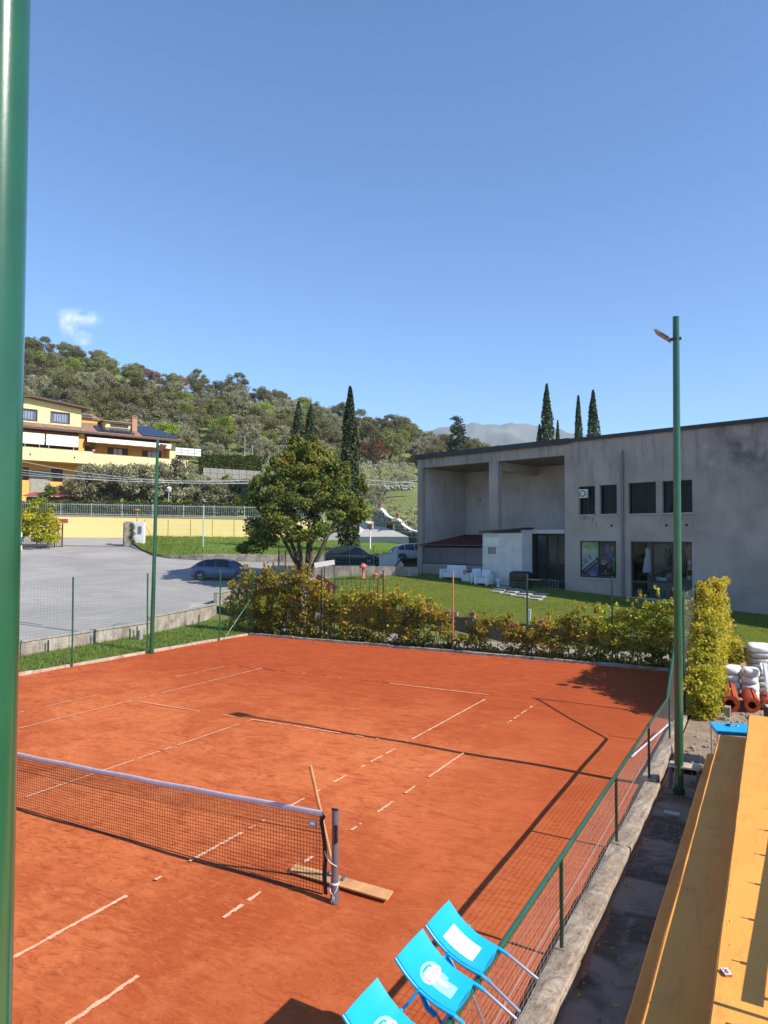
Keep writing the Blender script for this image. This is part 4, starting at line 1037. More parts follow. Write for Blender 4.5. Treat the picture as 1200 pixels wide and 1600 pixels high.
def bank():
    E = [(-43.9,42.36,3.99),(-39.97,39.94,3.42),(-35.99,37.55,3.04),(-33.05,36.87,2.93),(-30.09,37.33,3.07),(-24.06,39.47,3.08),(-20.27,40.95,3.11),(-16.29,43.1,3.24),(-10.5,46.2,3.4)]
    i = rnd.randrange(len(E)-1); f = rnd.random(); a = [E[i][c]+(E[i+1][c]-E[i][c])*f for c in range(3)]
    D, l = DL(a[0], a[1]); X, Y = XY(77.9, l/D*77.9); s = rnd.random()
    return (a[0]+(X-a[0])*s, a[1]+(Y-a[1])*s, a[2]+(4.62-a[2])*s)
blades('grass', bank, 24000, .20)

# ------------------------------------------------------------------ trees
def limbs(b, base, n, h0, h1, spread, r, twist=.3, mi=0):
    tips = []
    for i in range(n):
        a = 2*math.pi*i/n+rnd.uniform(-.4,.4); s = spread*rnd.uniform(.5,1.1); z1 = rnd.uniform(h0,h1)
        x, y, z = base; pts = []
        for k in range(6):
            q = k/5; pts.append((x+math.cos(a)*s*q**1.4+rnd.uniform(-twist,twist)*q*.4, y+math.sin(a)*s*q**1.4+rnd.uniform(-twist,twist)*q*.4, z+(z1-z)*q))
        b.tube(pts, [r*(1-.85*k/5) for k in range(6)], 7, False, mi); tips.append(pts[-1])
        p = pts[3]
        for j in range(2):
            c = a+rnd.uniform(-1,1); b.tube([p, (p[0]+math.cos(c)*s*.25, p[1]+math.sin(c)*s*.25, p[2]+(z1-z)*.15), (p[0]+math.cos(c)*s*.5, p[1]+math.sin(c)*s*.5, p[2]+(z1-z)*.34)], [r*.4, r*.25, r*.08], 5, False, mi)
    return tips
# the broad maple
t = thing('maple_tree', 'broad green maple with several trunks standing between the parked cars', 'tree', (-16.05,31.85,1.70))
t.scale = (.92,.92,.92)
b = MB()
for k in range(7):
    a = 2*math.pi*k/7+.3; s = rnd.uniform(.8,1.9); x0, y0 = .34*math.cos(a), .34*math.sin(a)
    pts = [(x0,y0,-.2),(x0*1.25,y0*1.25,.7),(x0*1.6+math.cos(a)*s*.25,y0*1.6+math.sin(a)*s*.25,1.7),(math.cos(a)*s*1.0,math.sin(a)*s*1.0,3.2),(math.cos(a)*s*1.7,math.sin(a)*s*1.7,5.0),(math.cos(a)*s*2.1,math.sin(a)*s*2.1,7.0)]
    b.tube(pts, [.22,.17,.14,.11,.07,.02], 9, False)
    for j in range(4):
        p = pts[3 if j < 2 else 4]; c = a+rnd.uniform(-1.3,1.3); L = rnd.uniform(1.2,2.3)
        b.tube([p,(p[0]+math.cos(c)*L*.5,p[1]+math.sin(c)*L*.5,p[2]+L*.25),(p[0]+math.cos(c)*L,p[1]+math.sin(c)*L,p[2]+L*.55)], [.06,.04,.012], 6, False)
b.build('trunk', 'bark', t)
cl = []
def crown_r(z):      # crown half-width by height over the base
    return lerp(z, [(2.0,2.4),(2.8,4.0),(3.6,4.75),(5.0,4.85),(6.2,4.3),(7.4,3.5),(8.5,2.5),(9.4,1.5),(9.95,.4)])
for i in range(210):
    z = rnd.uniform(2.9, 9.7); R = crown_r(z)*rnd.uniform(.35,.98)**.55; a = rnd.uniform(0, 2*math.pi)
    r = rnd.uniform(.42,.85)
    if z < 4.2 and R*math.cos(a-.497) > 1.9: continue
    cl.append((math.cos(a)*max(.2,R-r*.5), math.sin(a)*max(.2,R-r*.5), z, r*1.1, r*1.1, r*rnd.uniform(.55,.8)))
for a in (3.2,3.5,2.8,4.0):                    # drooping skirts
    for q in range(4): cl.append((math.cos(a+R_(28))*(3.2+.45*q), math.sin(a+R_(28))*(3.2+.45*q), 2.9-.22*q, .62,.62,.36))
for i in range(34):                                       # twigs breaking the outline
    z = rnd.uniform(5, 9.9); a = rnd.uniform(0, 6.28); R = crown_r(z)+rnd.uniform(0,.35); cl.append((math.cos(a)*R, math.sin(a)*R, z+.3, .22,.22,.42))
P, ids = clump_points(cl, -215, .3)
ti = tints(ids, .18, .44, .13)+.05*(P[:, 2]-5.5)*.5
meshobj('crown', leaf_mesh('maple_crown', P, .20, 'leaf_maple', ti, .6, .85, np.array([.5,-.2,.5])), t)['kind'] = 'stuff'

def cypress(label, base, h, w, group=None, n=5200, name='cypress_tree', bare=.0):
    t = thing(name, label, 'tree', base, 0, group)
    MB().tube([(0,0,-.3),(0,0,h*.3),(0,0,h*.9)], [.16,.12,.03], 7, False).build('trunk', 'bark', t)
    s = RNG.random(n)**.85; a = RNG.uniform(0, 6.283, n)
    bump = 1+.16*np.sin(a*3+s*19)+.12*np.sin(a*7-s*41)+RNG.normal(0, .09, n)
    prof = np.interp(s, [0,.06,.25,.5,.75,.92,1], [.55,.85,1,.86,.56,.24,.03])
    R = w*prof*bump*np.where(RNG.random(n) < .25, RNG.uniform(.4,1,n), 1)
    P = np.stack([R*np.cos(a), R*np.sin(a), bare*h+(1-bare)*h*s+RNG.normal(0,.05,n)], 1)
    ti = .45+.22*np.sin(a*5+s*33)+RNG.normal(0,.2,n)
    nrm = np.stack([np.cos(a), np.sin(a), np.full(n,.25)], 1)*1.2
    meshobj('crown', leaf_mesh('cypress_crown', P, max(.18, h*.020), 'leaf_dark', ti, .0, .55, nrm), t)['kind'] = 'stuff'
    return t
cypress('tall single cypress rising behind the right side of the broad maple', (-21.1,45.6,3.1), 14.6, .92, None, 7500)
cypress('left of two cypresses close together behind the maple top', (-35.6,58.3,6.4), 13.5, 1.15, None)
cypress('right of two cypresses close together behind the maple top', (-34.4,59.0,6.4), 13.2, 1.15, None)
cypress('leftmost tall cypress standing above the concrete roof', (-13.7,81.4,7.5), 16.7, 1.02, None)
cypress('stub of cypress joined to the left side of the leftmost roof cypress', (-14.5,80.9,7.5), 11.6, .75, None, 3000)
cypress('shortest cypress peeping just over the concrete roof', (-12.5,82.1,7.5), 12.1, .45, None, 2500)
cypress('slim cypress in the middle of the group above the concrete roof', (-10.2,83.4,7.5), 15.3, .62, None)
cypress('rightmost and widest cypress above the concrete roof', (-8.55,84.3,7.5), 16.0, 1.0, None)
# ragged dark conifer on the skyline
t = thing('conifer_tree', 'dark ragged conifer on the skyline left of the concrete roof', 'tree', (-42.95,122.5,19.5))
MB().tube([(0,0,-1),(.2,0,5),(.1,0,9.2)], [.25,.18,.04], 7, False).build('trunk', 'bark', t)
cl = [(rnd.uniform(-1,1)*lerp(z,[(2,3.2),(5,2.6),(8,1.1),(9.4,.3)])*.75, rnd.uniform(-1,1)*1.5, z, rnd.uniform(.4,1.0), .7, rnd.uniform(.25,.5)) for z in [rnd.uniform(1.5,9.4) for i in range(70)]]
P, ids = clump_points(cl, -48, .3); meshobj('crown', leaf_mesh('conifer_crown', P, .34, 'leaf_dark', tints(ids,.2,.35,.1), .3, .6), t)['kind'] = 'stuff'

def proto(mat, rx, rz, h0, nclump, per, leaf, tr, bark, base_t=.5, sh=.35, n_l=4, up=.5):
    b = MB(); tips = limbs(b, (0,0,-.4), n_l, h0*1.0, h0+rz*.9, rx*.55, tr, .5); tm = b.mesh('trunk', bark)
    cl = []
    for i in range(int(nclump*1.7)):
        d = Vector((rnd.gauss(0,1), rnd.gauss(0,1), rnd.gauss(0,1)+.25)).normalized(); q = rnd.uniform(.4,1.05)**.6
        r = rx*rnd.uniform(.15,.34)
        cl.append((d.x*rx*q*.85, d.y*rx*q*.85, h0+rz*.72+d.z*rz*q*.8, r, r, r*rnd.uniform(.6,.9)))
    P, ids = clump_points(cl, -int(per*1.15), sh); k = P[:, 2] > .15; leaf *= .72
    return tm, leaf_mesh('crown', P[k], leaf, mat, tints(ids[k], .2, base_t, .14), up, .75)
PR = {
 'olive': [proto('leaf_olive', 3.4, 2.6, 1.5, 26, 110, .36, .22, 'bark_pale') for i in range(3)],
 'oak': [proto('leaf_oak', 3.8, 3.4, 1.8, 30, 105, .38, .22, 'bark') for i in range(3)],
 'lime': [proto('leaf_lime', 3.4, 3.0, 1.8, 26, 100, .36, .18, 'bark') for i in range(2)],
 'rust': [proto('leaf_rust', 3.8, 2.8, 1.5, 28, 100, .36, .18, 'bark')],
 'pink': [proto('leaf_pink', 3.4, 2.8, 1.5, 24, 90, .38, .18, 'bark')],
 'thin': [proto('leaf_olive', 2.6, 2.6, 1.2, 16, 60, .28, .14, 'bark_pale', .6)],
}
NAMES = {'olive': ('olive_tree', 'grey green olive tree on the wooded hillside'), 'oak': ('oak_tree', 'dark green bushy tree on the wooded hillside'),
 'lime': ('leafy_tree', 'bright yellow green tree near the crest of the wooded hillside'), 'rust': ('leafy_tree', 'round rust brown tree on the hillside right of the tall cypress'),
 'pink': ('blossom_tree', 'dull pink tree on the crest of the wooded hillside'), 'thin': ('olive_tree', 'thin pale olive tree on the grassy slope left of the concrete building')}
def plant(kind, x, y, sc, label=None, group='trees on the wooded hillside', z=None, sz=1.0):
    nm, lb = NAMES[kind]; tm, cm = rnd.choice(PR[kind])
    t = thing(nm, label or lb, 'tree', (x, y, (H(x, y) if z is None else z)-.1), rnd.uniform(0, 6.28), group)
    t.scale = (sc, sc, sc*sz*rnd.uniform(.9,1.1))
    meshobj('trunk', tm, t); o = meshobj('crown', cm, t); o['kind'] = 'stuff'; return t
pts = []
def far_enough(x, y, d): return all((x-a)**2+(y-b)**2 > d*d for a, b in pts)
tries = 0; nt = 0; hill = []
while nt < 285 and tries < 60000:
    tries += 1
    D = rnd.uniform(103, 246); tt = rnd.uniform(-.60, .24)
    if rnd.random() > (D/246)**.8: continue
    if tt > -.10 and D < 120: continue
    if -.06 < tt < .07 and D < 172: continue
    if D < 128 and tt < -.14 and D < 112+8*(tt > -.3): continue
    if -.28 < tt < -.14 and D < 132: continue
    if tt > .06 and D < 150: continue
    x, y = XY(D, tt*D)
    if not far_enough(x, y, 5.6 if D < 200 else 6.2): continue
    pts.append((x, y)); nt += 1
    u = rnd.random(); kd = 'olive' if u < .50 else 'oak' if u < .93 else 'lime'
    if D > 205 and tt < -.40 and rnd.random() < .45: kd = 'lime'
    if D > 215 and -.385 < tt < -.345 and rnd.random() < .8: kd = 'lime'
    if D > 220 and -.34 < tt < -.285: kd = 'pink'
    hill.append((tt, D, kd, plant(kd, x, y, rnd.uniform(.82, 1.22)*(1.0 if D > 150 else .9))))
ORD = ['first','second','third','fourth','fifth','sixth','seventh','eighth','ninth','tenth','eleventh','twelfth','thirteenth','fourteenth','fifteenth','sixteenth','seventeenth','eighteenth','nineteenth','twentieth']
def ordn(i): return ORD[i] if i < 20 else 'twenty '+ORD[i-20] if i < 29 else '%dth' % (i+1)
zones = {}
for tt, D, kd, t in hill:
    row = 'foot' if D < 140 else 'lower slope' if D < 175 else 'upper slope' if D < 212 else 'crest'
    zone = 'above the yellow house' if tt < -.36 else 'between house and maple' if tt < -.19 else 'above the maple' if tt < -.03 else 'by the concrete roof'
    zones.setdefault((kd, row, zone), []).append((tt, t))
KN = {'olive': 'grey green olive', 'oak': 'dark bushy tree', 'lime': 'yellow green tree', 'pink': 'dull pink tree'}
for (kd, row, zone), L in zones.items():
    L.sort(key=lambda q: q[0])
    for i, (tt, t) in enumerate(L):
        t['label'] = ('%s from the left, on the hill %s %s' % (ordn(i)+' '+KN[kd], row, zone)) if len(L) > 1 else 'only %s on the hill %s %s' % (KN[kd], row, zone)
for px, D, s in ((585,168,1.05),):
    l = (px-600)/1116*D; x, y = XY(D, l); plant('rust', x, y, s, None, None)
for px, D, s, lab in ((572,118,.9,'thin pale olive tree on the grassy slope, close beside the tall cypress'),(603,122,1.1,'tallest thin olive tree on the grassy slope above the rough stone terraces'),(632,126,.95,'thin olive tree on the grassy slope touching the corner of the concrete building'),(590,100,.7,'small scrubby olive bush on the grassy slope above the ramp')):
    l = (px-600)/1116*D; x, y = XY(D, l); plant('thin', x, y, s, lab, None, None, 1.25)
# garden olives below the yellow house, bushes and shrubs
garden = [(122,86,.70),(142,85,.78),(163,87,.84),(184,85,.80),(205,87,.88),(226,85,.86),(248,86,.88),(270,87,.90),(292,86,.80),(314,86,.66),(335,85,.60),(356,86,.62),(378,86,.66),(400,87,.70)]
for gi, (px, D, s) in enumerate(garden):
    l = (px-600)/1116*D; x, y = XY(D, l); plant('olive', x, y, s*1.15, '%s grey olive from the left in the row below the balcony of the yellow house' % ordn(gi), 'olives in the garden below the yellow house', None, 1.0)
def bush(name, label, cat, x, y, z, r, h, mat, n=40, per=60, leaf=.16, base=.5, group=None):
    t = thing(name, label, cat, (x, y, z), 0, group)
    cl = []
    for i in range(n):
        d = Vector((rnd.gauss(0,1), rnd.gauss(0,1), abs(rnd.gauss(0,1)))).normalized(); q = rnd.uniform(.3,1)**.5; rr = r*rnd.uniform(.2,.36)
        cl.append((d.x*r*q*.85, d.y*r*q*.85, h*.12+d.z*h*q*.8, rr, rr, rr*.8))
    P, ids = clump_points(cl, -per, .3); k = P[:, 2] > .03
    meshobj('foliage', leaf_mesh('bush_leaves', P[k], leaf, mat, tints(ids[k], .2, base, .14), .4, .7), t)['kind'] = 'stuff'
    stems(t, [([(0,0,0),(.1*r,.1*r,h*.4),(rnd.uniform(-.4,.4)*r,rnd.uniform(-.4,.4)*r,h*.8)], .04) for i in range(4)])
    return t
x, y = XY(67.5, (57-600)/1116*67.5); bush('shrub', 'large golden shrub behind the gate railings at the left edge', 'shrub', x, y, 3.6, 2.25, 5.1, 'leaf_hedge', 80, 85, .22, .30)
x, y = XY(84, (75-600)/1116*84); bush('shrub', 'small bright green tree below the balcony of the yellow house', 'shrub', x, y, 7.4, 1.3, 4.4, 'leaf_box', 40, 60, .22, .6)
for px, D, r, h, mt, lab in ((262,82,1.0,1.9,'leaf_lime','yellow green bush behind the railing, left of the round street lamp'),(105,82,1.0,1.3,'leaf_box','low green bush behind the railing near the red shed roof'),(390,84,1.6,3.2,'leaf_lime','bright green bush behind the railing beside the broad maple'),(355,108,1.4,2.4,'leaf_lime','round light green bush in front of the clipped hedge'),(365,125,2.2,3.0,'leaf_lime','yellowish bush standing behind the clipped hedge'),(410,110,2.2,3.6,'leaf_box','green bush rising behind the left of the broad maple'),(425,96,2.0,3.4,'leaf_lime','pale green bush half hidden by the maple crown')):
    x, y = XY(D, (px-600)/1116*D); bush('shrub', lab, 'shrub', x, y, H(x, y), r, h, mt, 36, 55, .24)
# clipped hedges
def clipped(label, D0, px0, D1, px1, w, z0, h, n, leaf=.2, group=None):
    x0, y0 = XY(D0, (px0-600)/1116*D0); x1, y1 = XY(D1, (px1-600)/1116*D1)
    t = thing('clipped_hedge', label, 'hedge', (x0, y0, 0)); d = Vector((x1-x0, y1-y0, 0)); L = d.length; d.normalize(); nn = Vector((-d.y, d.x, 0))
    u = RNG.random(n)*L; f = RNG.random(n); hh = RNG.random(n)
    side = RNG.random(n) < .6
    a = np.where(side, -w/2*np.sign(RNG.normal(size=n)+.9), (f-.5)*w); b_ = np.where(side, hh*h, h)+RNG.normal(0,.06,n)
    P = np.stack([d.x*u+nn.x*a, d.y*u+nn.y*a, z0+b_+.1*np.sin(u*2.3)], 1)
    meshobj('foliage', leaf_mesh('clipped_leaves', P, leaf, 'leaf_box', .5+.3*np.sin(u*1.7)*np.sin(hh*4)+RNG.normal(0,.2,n), .3, .8), t)['kind'] = 'stuff'
    m = MB(); m.bar((d.x*.1,d.y*.1,z0+h/2-.05), (d.x*(L-.1),d.y*(L-.1),z0+h/2-.05), w*.8, h-.2); m.build('twigs', 'bark', t)
clipped('long clipped hedge on the terrace right of the yellow house', 118, 308, 120, 408, 1.4, 15.6, 2.7, 4200, .3)
clipped('low clipped hedge behind the railing on the yellow wall', 79.6, 15, 79.8, 372, .7, 6.85, 1.55, 6500, .22)
# scrub covering the hillside between the trees
def scrub():
    while True:
        D = rnd.uniform(98, 245); tt = rnd.uniform(-.6, .3)
        if tt > -.08 and D < 172: continue
        if D < 118 and tt < -.12: continue
        x, y = XY(D, tt*D); return (x, y, H(x, y))
cl = [(*scrub(), rnd.uniform(.8,2.0), rnd.uniform(.8,2.0), rnd.uniform(.4,1.1)) for i in range(1100)]
P, ids = clump_points(cl, -36, .2); meshobj('undergrowth', leaf_mesh('undergrowth_leaves', P, .5, 'leaf_oak', tints(ids, .2, .55, .2), .6, .8))['kind'] = 'stuff'
cl = []
for i in range(420):
    D = rnd.uniform(80, 175); tt = rnd.uniform(-.06, .075); x, y = XY(D, tt*D); r = rnd.uniform(.25,.8); cl.append((x, y, H(x, y)+.1, r, r, r*.6))
P, ids = clump_points(cl, -26, .2); meshobj('scrub', leaf_mesh('scrub_leaves', P, .28, 'leaf_olive', tints(ids, .2, .5, .2), .6, .8))['kind'] = 'stuff'
# ------------------------------------------------------------------ concrete building
def holed_wall(u0, u1, z0, z1, v0, v1, holes, extra_u=(), extra_z=()):
    """vertical slab between v0 and v1 with rectangular through-holes (ua, ub, za, zb)"""
    us = sorted(set([u0, u1]+[h[0] for h in holes]+[h[1] for h in holes]+list(extra_u))); zs = sorted(set([z0, z1]+[h[2] for h in holes]+[h[3] for h in holes]+list(extra_z)))
    b = MB(); nu, nz = len(us)-1, len(zs)-1
    hole = lambda i, k: i < 0 or k < 0 or i >= nu or k >= nz or any(h[0]-1e-6 <= us[i] and us[i+1] <= h[1]+1e-6 and h[2]-1e-6 <= zs[k] and zs[k+1] <= h[3]+1e-6 for h in holes)
    for i in range(nu):
        for k in range(nz):
            if hole(i, k): continue
            a, c, e, f = us[i], us[i+1], zs[k], zs[k+1]
            b.add([(a,v0,e),(c,v0,e),(c,v0,f),(a,v0,f)], [(0,1,2,3)]); b.add([(a,v1,e),(c,v1,e),(c,v1,f),(a,v1,f)], [(3,2,1,0)])
            if hole(i-1, k): b.add([(a,v0,e),(a,v0,f),(a,v1,f),(a,v1,e)], [(0,1,2,3)])
            if hole(i+1, k): b.add([(c,v0,e),(c,v1,e),(c,v1,f),(c,v0,f)], [(0,1,2,3)])
            if hole(i, k-1): b.add([(a,v0,e),(a,v1,e),(c,v1,e),(c,v0,e)], [(0,1,2,3)])
            if hole(i, k+1): b.add([(a,v0,f),(c,v0,f),(c,v1,f),(a,v1,f)], [(0,1,2,3)])
    return b
A_B = math.atan2(-.29418, .95575)
B = thing('concrete_building', 'grey concrete two storey building with an open loggia, across the lawn', 'building', (-10.11,36.45,0), A_B)
UW = [(12.29,13.30,5.85,7.42),(13.57,14.58,5.85,7.43),(15.22,16.74,5.83,7.46),(17.06,18.60,5.83,7.46)]
holes = [(.44,6.06,2.80,9.28),(6.76,11.40,1.0,9.26),(12.35,14.52,2.38,4.39),(15.33,18.55,1.45,4.37)] + UW
holed_wall(0, 34, .3, 9.98, 0, .34, holes).build('front_wall', 'facade', B)
b = MB(); b.box(0,.34,.342,15,.3,9.98); b.box(33.66,34,.342,15,.3,9.98); b.box(.342,33.65,14.7,15,.3,9.98); b.build('side_wall', 'facade', B)
b = MB(); b.box(-.12,34.1,-.10,15.1,9.985,10.06); r = b.build('roof', 'dark_roof', B)
b = MB(); b.box(-.16,11.75,-.16,-.101,9.88,10.20); b.box(-.16,11.75,-.10,.3,10.062,10.20); b.box(-.16,-.121,-.10,15.1,9.88,10.20); b.build('eaves_flashing', 'dark_roof', r)
b = MB(); b.box(11.752,34.1,-.13,-.101,9.96,10.16); b.box(11.752,34.1,-.10,.2,10.062,10.16); b.build('eaves_flashing', 'dark_roof', r)
# loggia shell
b = MB(); b.box(.342,11.66,4.7,4.95,.3,9.3); b.build('loggia_back_wall', 'render', B)
b = MB(); b.box(.343,.43,.345,4.69,2.7,9.28); b.build('loggia_side_wall', 'render', B)
b = MB(); b.box(11.41,11.66,.345,4.69,.5,9.28); b.build('loggia_side_wall', 'render', B)
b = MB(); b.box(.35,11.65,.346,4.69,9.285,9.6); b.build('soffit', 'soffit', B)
b = MB(); b.box(6.20,6.62,.346,4.69,8.72,9.28); b.build('ceiling_beam', 'render', B)
b = MB(); b.box(6.77,11.395,-.06,4.69,4.80,5.02); b.build('loggia_floor', 'render', B)
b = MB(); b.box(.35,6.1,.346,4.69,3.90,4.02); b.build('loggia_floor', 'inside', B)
b = MB(); b.tube([(9.9,4.66,5.62),(9.9,4.70,5.62)], .08, 12); b.build('vent', 'frame', B)
# awning, grey panels and plinth on the left
b = MB(); b.add([(.18,-.12,4.09),(6.05,-.12,4.09),(6.05,4.6,4.80),(.45,4.6,4.80)], [(0,1,2,3)]); b.add([(.18,-.12,4.03),(6.05,-.12,4.03),(6.05,4.6,4.74),(.45,4.6,4.74)], [(3,2,1,0)])
b.add([(.18,-.12,4.03),(6.05,-.12,4.03),(6.05,-.12,4.09),(.18,-.12,4.09)], [(0,1,2,3)]); a = b.build('awning', 'awning_red', B)
b = MB(); b.tube([(.2,-.13,4.06),(6.05,-.13,4.06)], .025, 8); b.build('awning_rail', 'grey_metal', a)
for i, (ua, ub) in enumerate(((.46,1.95),(1.98,4.05),(4.08,6.04))):
    p = MB().box(ua, ub, .10, .13, 2.84, 3.86).build('screen_panel', 'panel_grey', B)
    b = MB(); b.box(ua-.012,ub+.012,.08,.15,3.862,3.90); b.box(ua-.012,ua+.0,.085,.145,2.82,3.86); b.build('panel_frame', 'grey_metal', p)
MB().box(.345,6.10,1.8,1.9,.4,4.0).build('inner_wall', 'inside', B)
# shed in front
s = thing('lean_to_shed', 'small pale shed with a sloping dark roof built against the concrete building', 'shed', (-10.11,36.45,0), A_B)
holed_wall(6.37, 9.22, 1.0, 4.82, -1.05, -.95, [(6.76,7.40,3.56,3.98)]).build('front_wall', 'shed_white', s)
b = MB(); b.box(6.37,6.47,-.949,-.005,1.0,4.82); b.box(9.12,9.22,-.949,-.005,1.0,5.0); b.build('side_wall', 'shed_white', s)
b = MB(); b.add([(6.22,-1.25,4.83),(9.34,-1.25,5.04),(9.34,-.01,5.06),(6.22,-.01,4.90),(6.22,-1.25,4.93),(9.34,-1.25,5.13),(9.34,-.01,5.16),(6.22,-.01,5.0)], [(0,3,2,1),(4,5,6,7),(0,1,5,4),(1,2,6,5),(2,3,7,6),(3,0,4,7)]); b.build('roof', 'dark_roof', s)
w = MB().box(6.77,7.39,-.98,-.97,3.57,3.97).build('window', 'winblue', s)
b = MB(); b.box(6.70,7.46,-1.10,-1.051,3.50,3.56); b.box(6.70,6.76,-1.08,-1.051,3.56,4.02); b.box(7.40,7.46,-1.08,-1.051,3.56,4.02); b.build('sill', 'white_paint', w)
MB().box(6.50,7.62,-1.075,-1.051,4.08,4.57).build('white_panel', 'white_paint', s)
b = MB(); b.tube([(6.44,-1.0,4.9),(6.40,-1.02,5.9),(6.28,-1.03,6.75)], .028, 8); b.bar((6.28,-1.03,6.75),(6.10,-1.05,6.95), .05, .05); b.blob((6.18,-1.06,6.92), (.14,.08,.06), 8, 0); b.build('lamp_arm', 'grey_metal', s)
# glazed door
d = thing('glazed_door', 'dark framed glass door beside the small pale shed', 'door', (-10.11,36.45,0), A_B)
b = MB()
for u in (9.26,9.99,10.68,11.34): b.box(u-.04,u+.04,.36,.44,1.6,4.79)
for z in (1.66,3.02,4.74): b.box(9.22,11.385,.365,.435,z-.05,z+.05)
b.build('frame', 'frame', d)
for ua, ub in ((9.31,9.94),(10.04,10.63),(10.73,11.29)):
    MB().box(ua,ub,.39,.40,3.08,4.68).build('pane', 'glass', d); MB().box(ua,ub,.39,.40,1.72,2.96).build('pane', 'glass', d)
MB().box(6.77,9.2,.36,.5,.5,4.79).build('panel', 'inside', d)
b = MB(); b.box(9.3,11.38,3.6,3.7,1.5,4.78); b.build('back_panel', 'curtain', d)
tag(MB().box(10.76,11.0,2.6,2.75,1.6,3.9).build('curtain', 'curtain_white', loc=None, parent=None), 'pale curtain hanging inside the glazed door', 'curtain'); o = COL.objects['curtain']; o.location = (-10.11,36.45,0); o.rotation_euler = (0,0,A_B)
tag(MB().box(9.95,10.6,2.9,3.0,3.5,4.5).build('wall_hanging', 'mat_dark'), 'dark red hanging on the wall inside the glazed door', 'hanging'); o = COL.objects['wall_hanging']; o.location = (-10.11,36.45,0); o.rotation_euler = (0,0,A_B)
# upper windows
for i, (ua, ub, za, zb) in enumerate(UW):
    w = MB().box(ua+.03,ub-.03,.22,.235,za+.03,zb-.03).build('window', 'glass', B)
    b = MB(); b.box(ua,ua+.045,.19,.27,za,zb); b.box(ub-.045,ub,.19,.27,za,zb); b.box(ua+.045,ub-.045,.19,.27,zb-.045,zb); b.box(ua+.045,ub-.045,.19,.27,za,za+.05)
    m_ = (ua+ub)/2; b.box(m_-.025,m_+.025,.20,.26,za+.05,zb-.045); b.build('frame', 'frame', w)
    b = MB(); b.box(ua-.10,ub+.10,-.07,.18,za-.07,za-.003); b.build('sill', 'stone_slab', w)
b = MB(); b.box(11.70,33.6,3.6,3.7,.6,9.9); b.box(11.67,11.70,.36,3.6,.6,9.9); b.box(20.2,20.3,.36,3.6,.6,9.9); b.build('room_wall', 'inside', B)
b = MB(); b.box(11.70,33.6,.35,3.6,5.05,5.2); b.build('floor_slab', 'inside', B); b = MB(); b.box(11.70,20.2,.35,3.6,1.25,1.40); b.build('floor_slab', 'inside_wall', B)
def inb(name, mb, mat, label, cat, bevel=0):
    o = mb.build(name, mat, None, bevel); o.location = (-10.11,36.45,0); o.rotation_euler = (0,0,A_B); return tag(o, label, cat)
ac = thing('air_conditioner', 'white air conditioner unit in the upper left window of the concrete building', 'air conditioner', (-10.11,36.45,0), A_B)
MB().box(12.36,12.80,-.05,.17,6.78,7.26).build('casing', 'white_paint', ac, .015)
MB().lathe([(.19,0),(.19,-.012),(.13,-.02)], (12.58,-.052,7.02), 20, 0, 'y').build('fan_ring', 'winblue', ac)
MB().lathe([(.075,-.02),(.0,-.03)], (12.58,-.052,7.02), 14, 0, 'y').build('fan_hub', 'white_paint', ac)
b = MB()
for i in range(4): b.box(12.93+.02*i,13.12,.6,.62,6.15+.25*i,6.25+.25*i)
b.box(13.08,13.14,.6,.64,6.0,7.3); inb('shelf', b, 'inside_wall', 'lit shelf seen inside the upper left window', 'shelf')
# facade extras
b = MB(); b.tube([(14.93,-.07,.9),(14.93,-.07,9.12)], .065, 14); b.tube([(14.93,-.07,9.08),(14.93,-.0,9.2)], .065, 12); dp = b.build('drainpipe', 'grey_metal', B)
b = MB()
for z in (2.5,4.9,7.2,8.8): b.tube([(14.93,-.07,z),(14.93,-.07,z+.05)], .078, 14)
b.build('pipe_clip', 'grey_metal', dp)
for u, z in ((14.27,5.22),(17.28,5.2),(18.30,5.2)):
    MB().lathe([(.075,-.006),(.075,0)], (u,0,z), 14, 0, 'y').build('vent', 'frame', B); MB().lathe([(.0,-.004),(.072,-.004)], (u,0,z), 14, 0, 'y').build('vent', 'frame', B)
MB().lathe([(.0,-.008),(.06,-.008),(.06,0)], (13.78,0,5.24), 14, 0, 'y').build('vent', 'stone_slab', B)
# drip stains under the first sills are real mould, kept as part of the wall
b = MB()
for i in range(16): b.blob((12.32+rnd.random()*.95, -.001, 5.74-rnd.random()*.22), (rnd.uniform(.02,.06), .003, rnd.uniform(.03,.12)), 6, .4)
for i in range(8): b.blob((rnd.choice((12.28,13.35,17.0,18.66))+rnd.uniform(-.05,.05), -.001, 5.5-rnd.random()*.35), (.02,.003,rnd.uniform(.08,.25)), 6, .3)
b.build('mould_stain', 'stone_grey', B, kind='stuff')
# poster window
pw = thing('poster_window', 'ground floor window filled with a keyboard poster and a dark poster', 'window', (-10.11,36.45,0), A_B)
b = MB(); ua, ub, za, zb = 12.35,14.52,2.38,4.39
b.box(ua,ua+.05,.08,.16,za,zb); b.box(ub-.05,ub,.08,.16,za,zb); b.box(ua+.05,ub-.05,.08,.16,zb-.05,zb); b.box(ua+.05,ub-.05,.08,.16,za,za+.09); b.box(13.42,13.47,.08,.16,za+.09,zb-.05); b.build('frame', 'frame', pw)
MB().box(ua-.06,ub+.08,-.08,.075,za-.07,za-.003).build('sill', 'stone_slab', pw)
MB().box(ua+.05,ub-.05,.30,.335,za,zb).build('backing', 'frame', pw)
t = NT('rainbow_print'); sp = t.node('ShaderNodeSeparateXYZ'); t.l.new(t.tc.outputs['Object'], sp.inputs[0])
gx, gz = t.rng(sp.outputs[0], 12.4, 13.42), t.rng(sp.outputs[2], 2.5, 4.35)
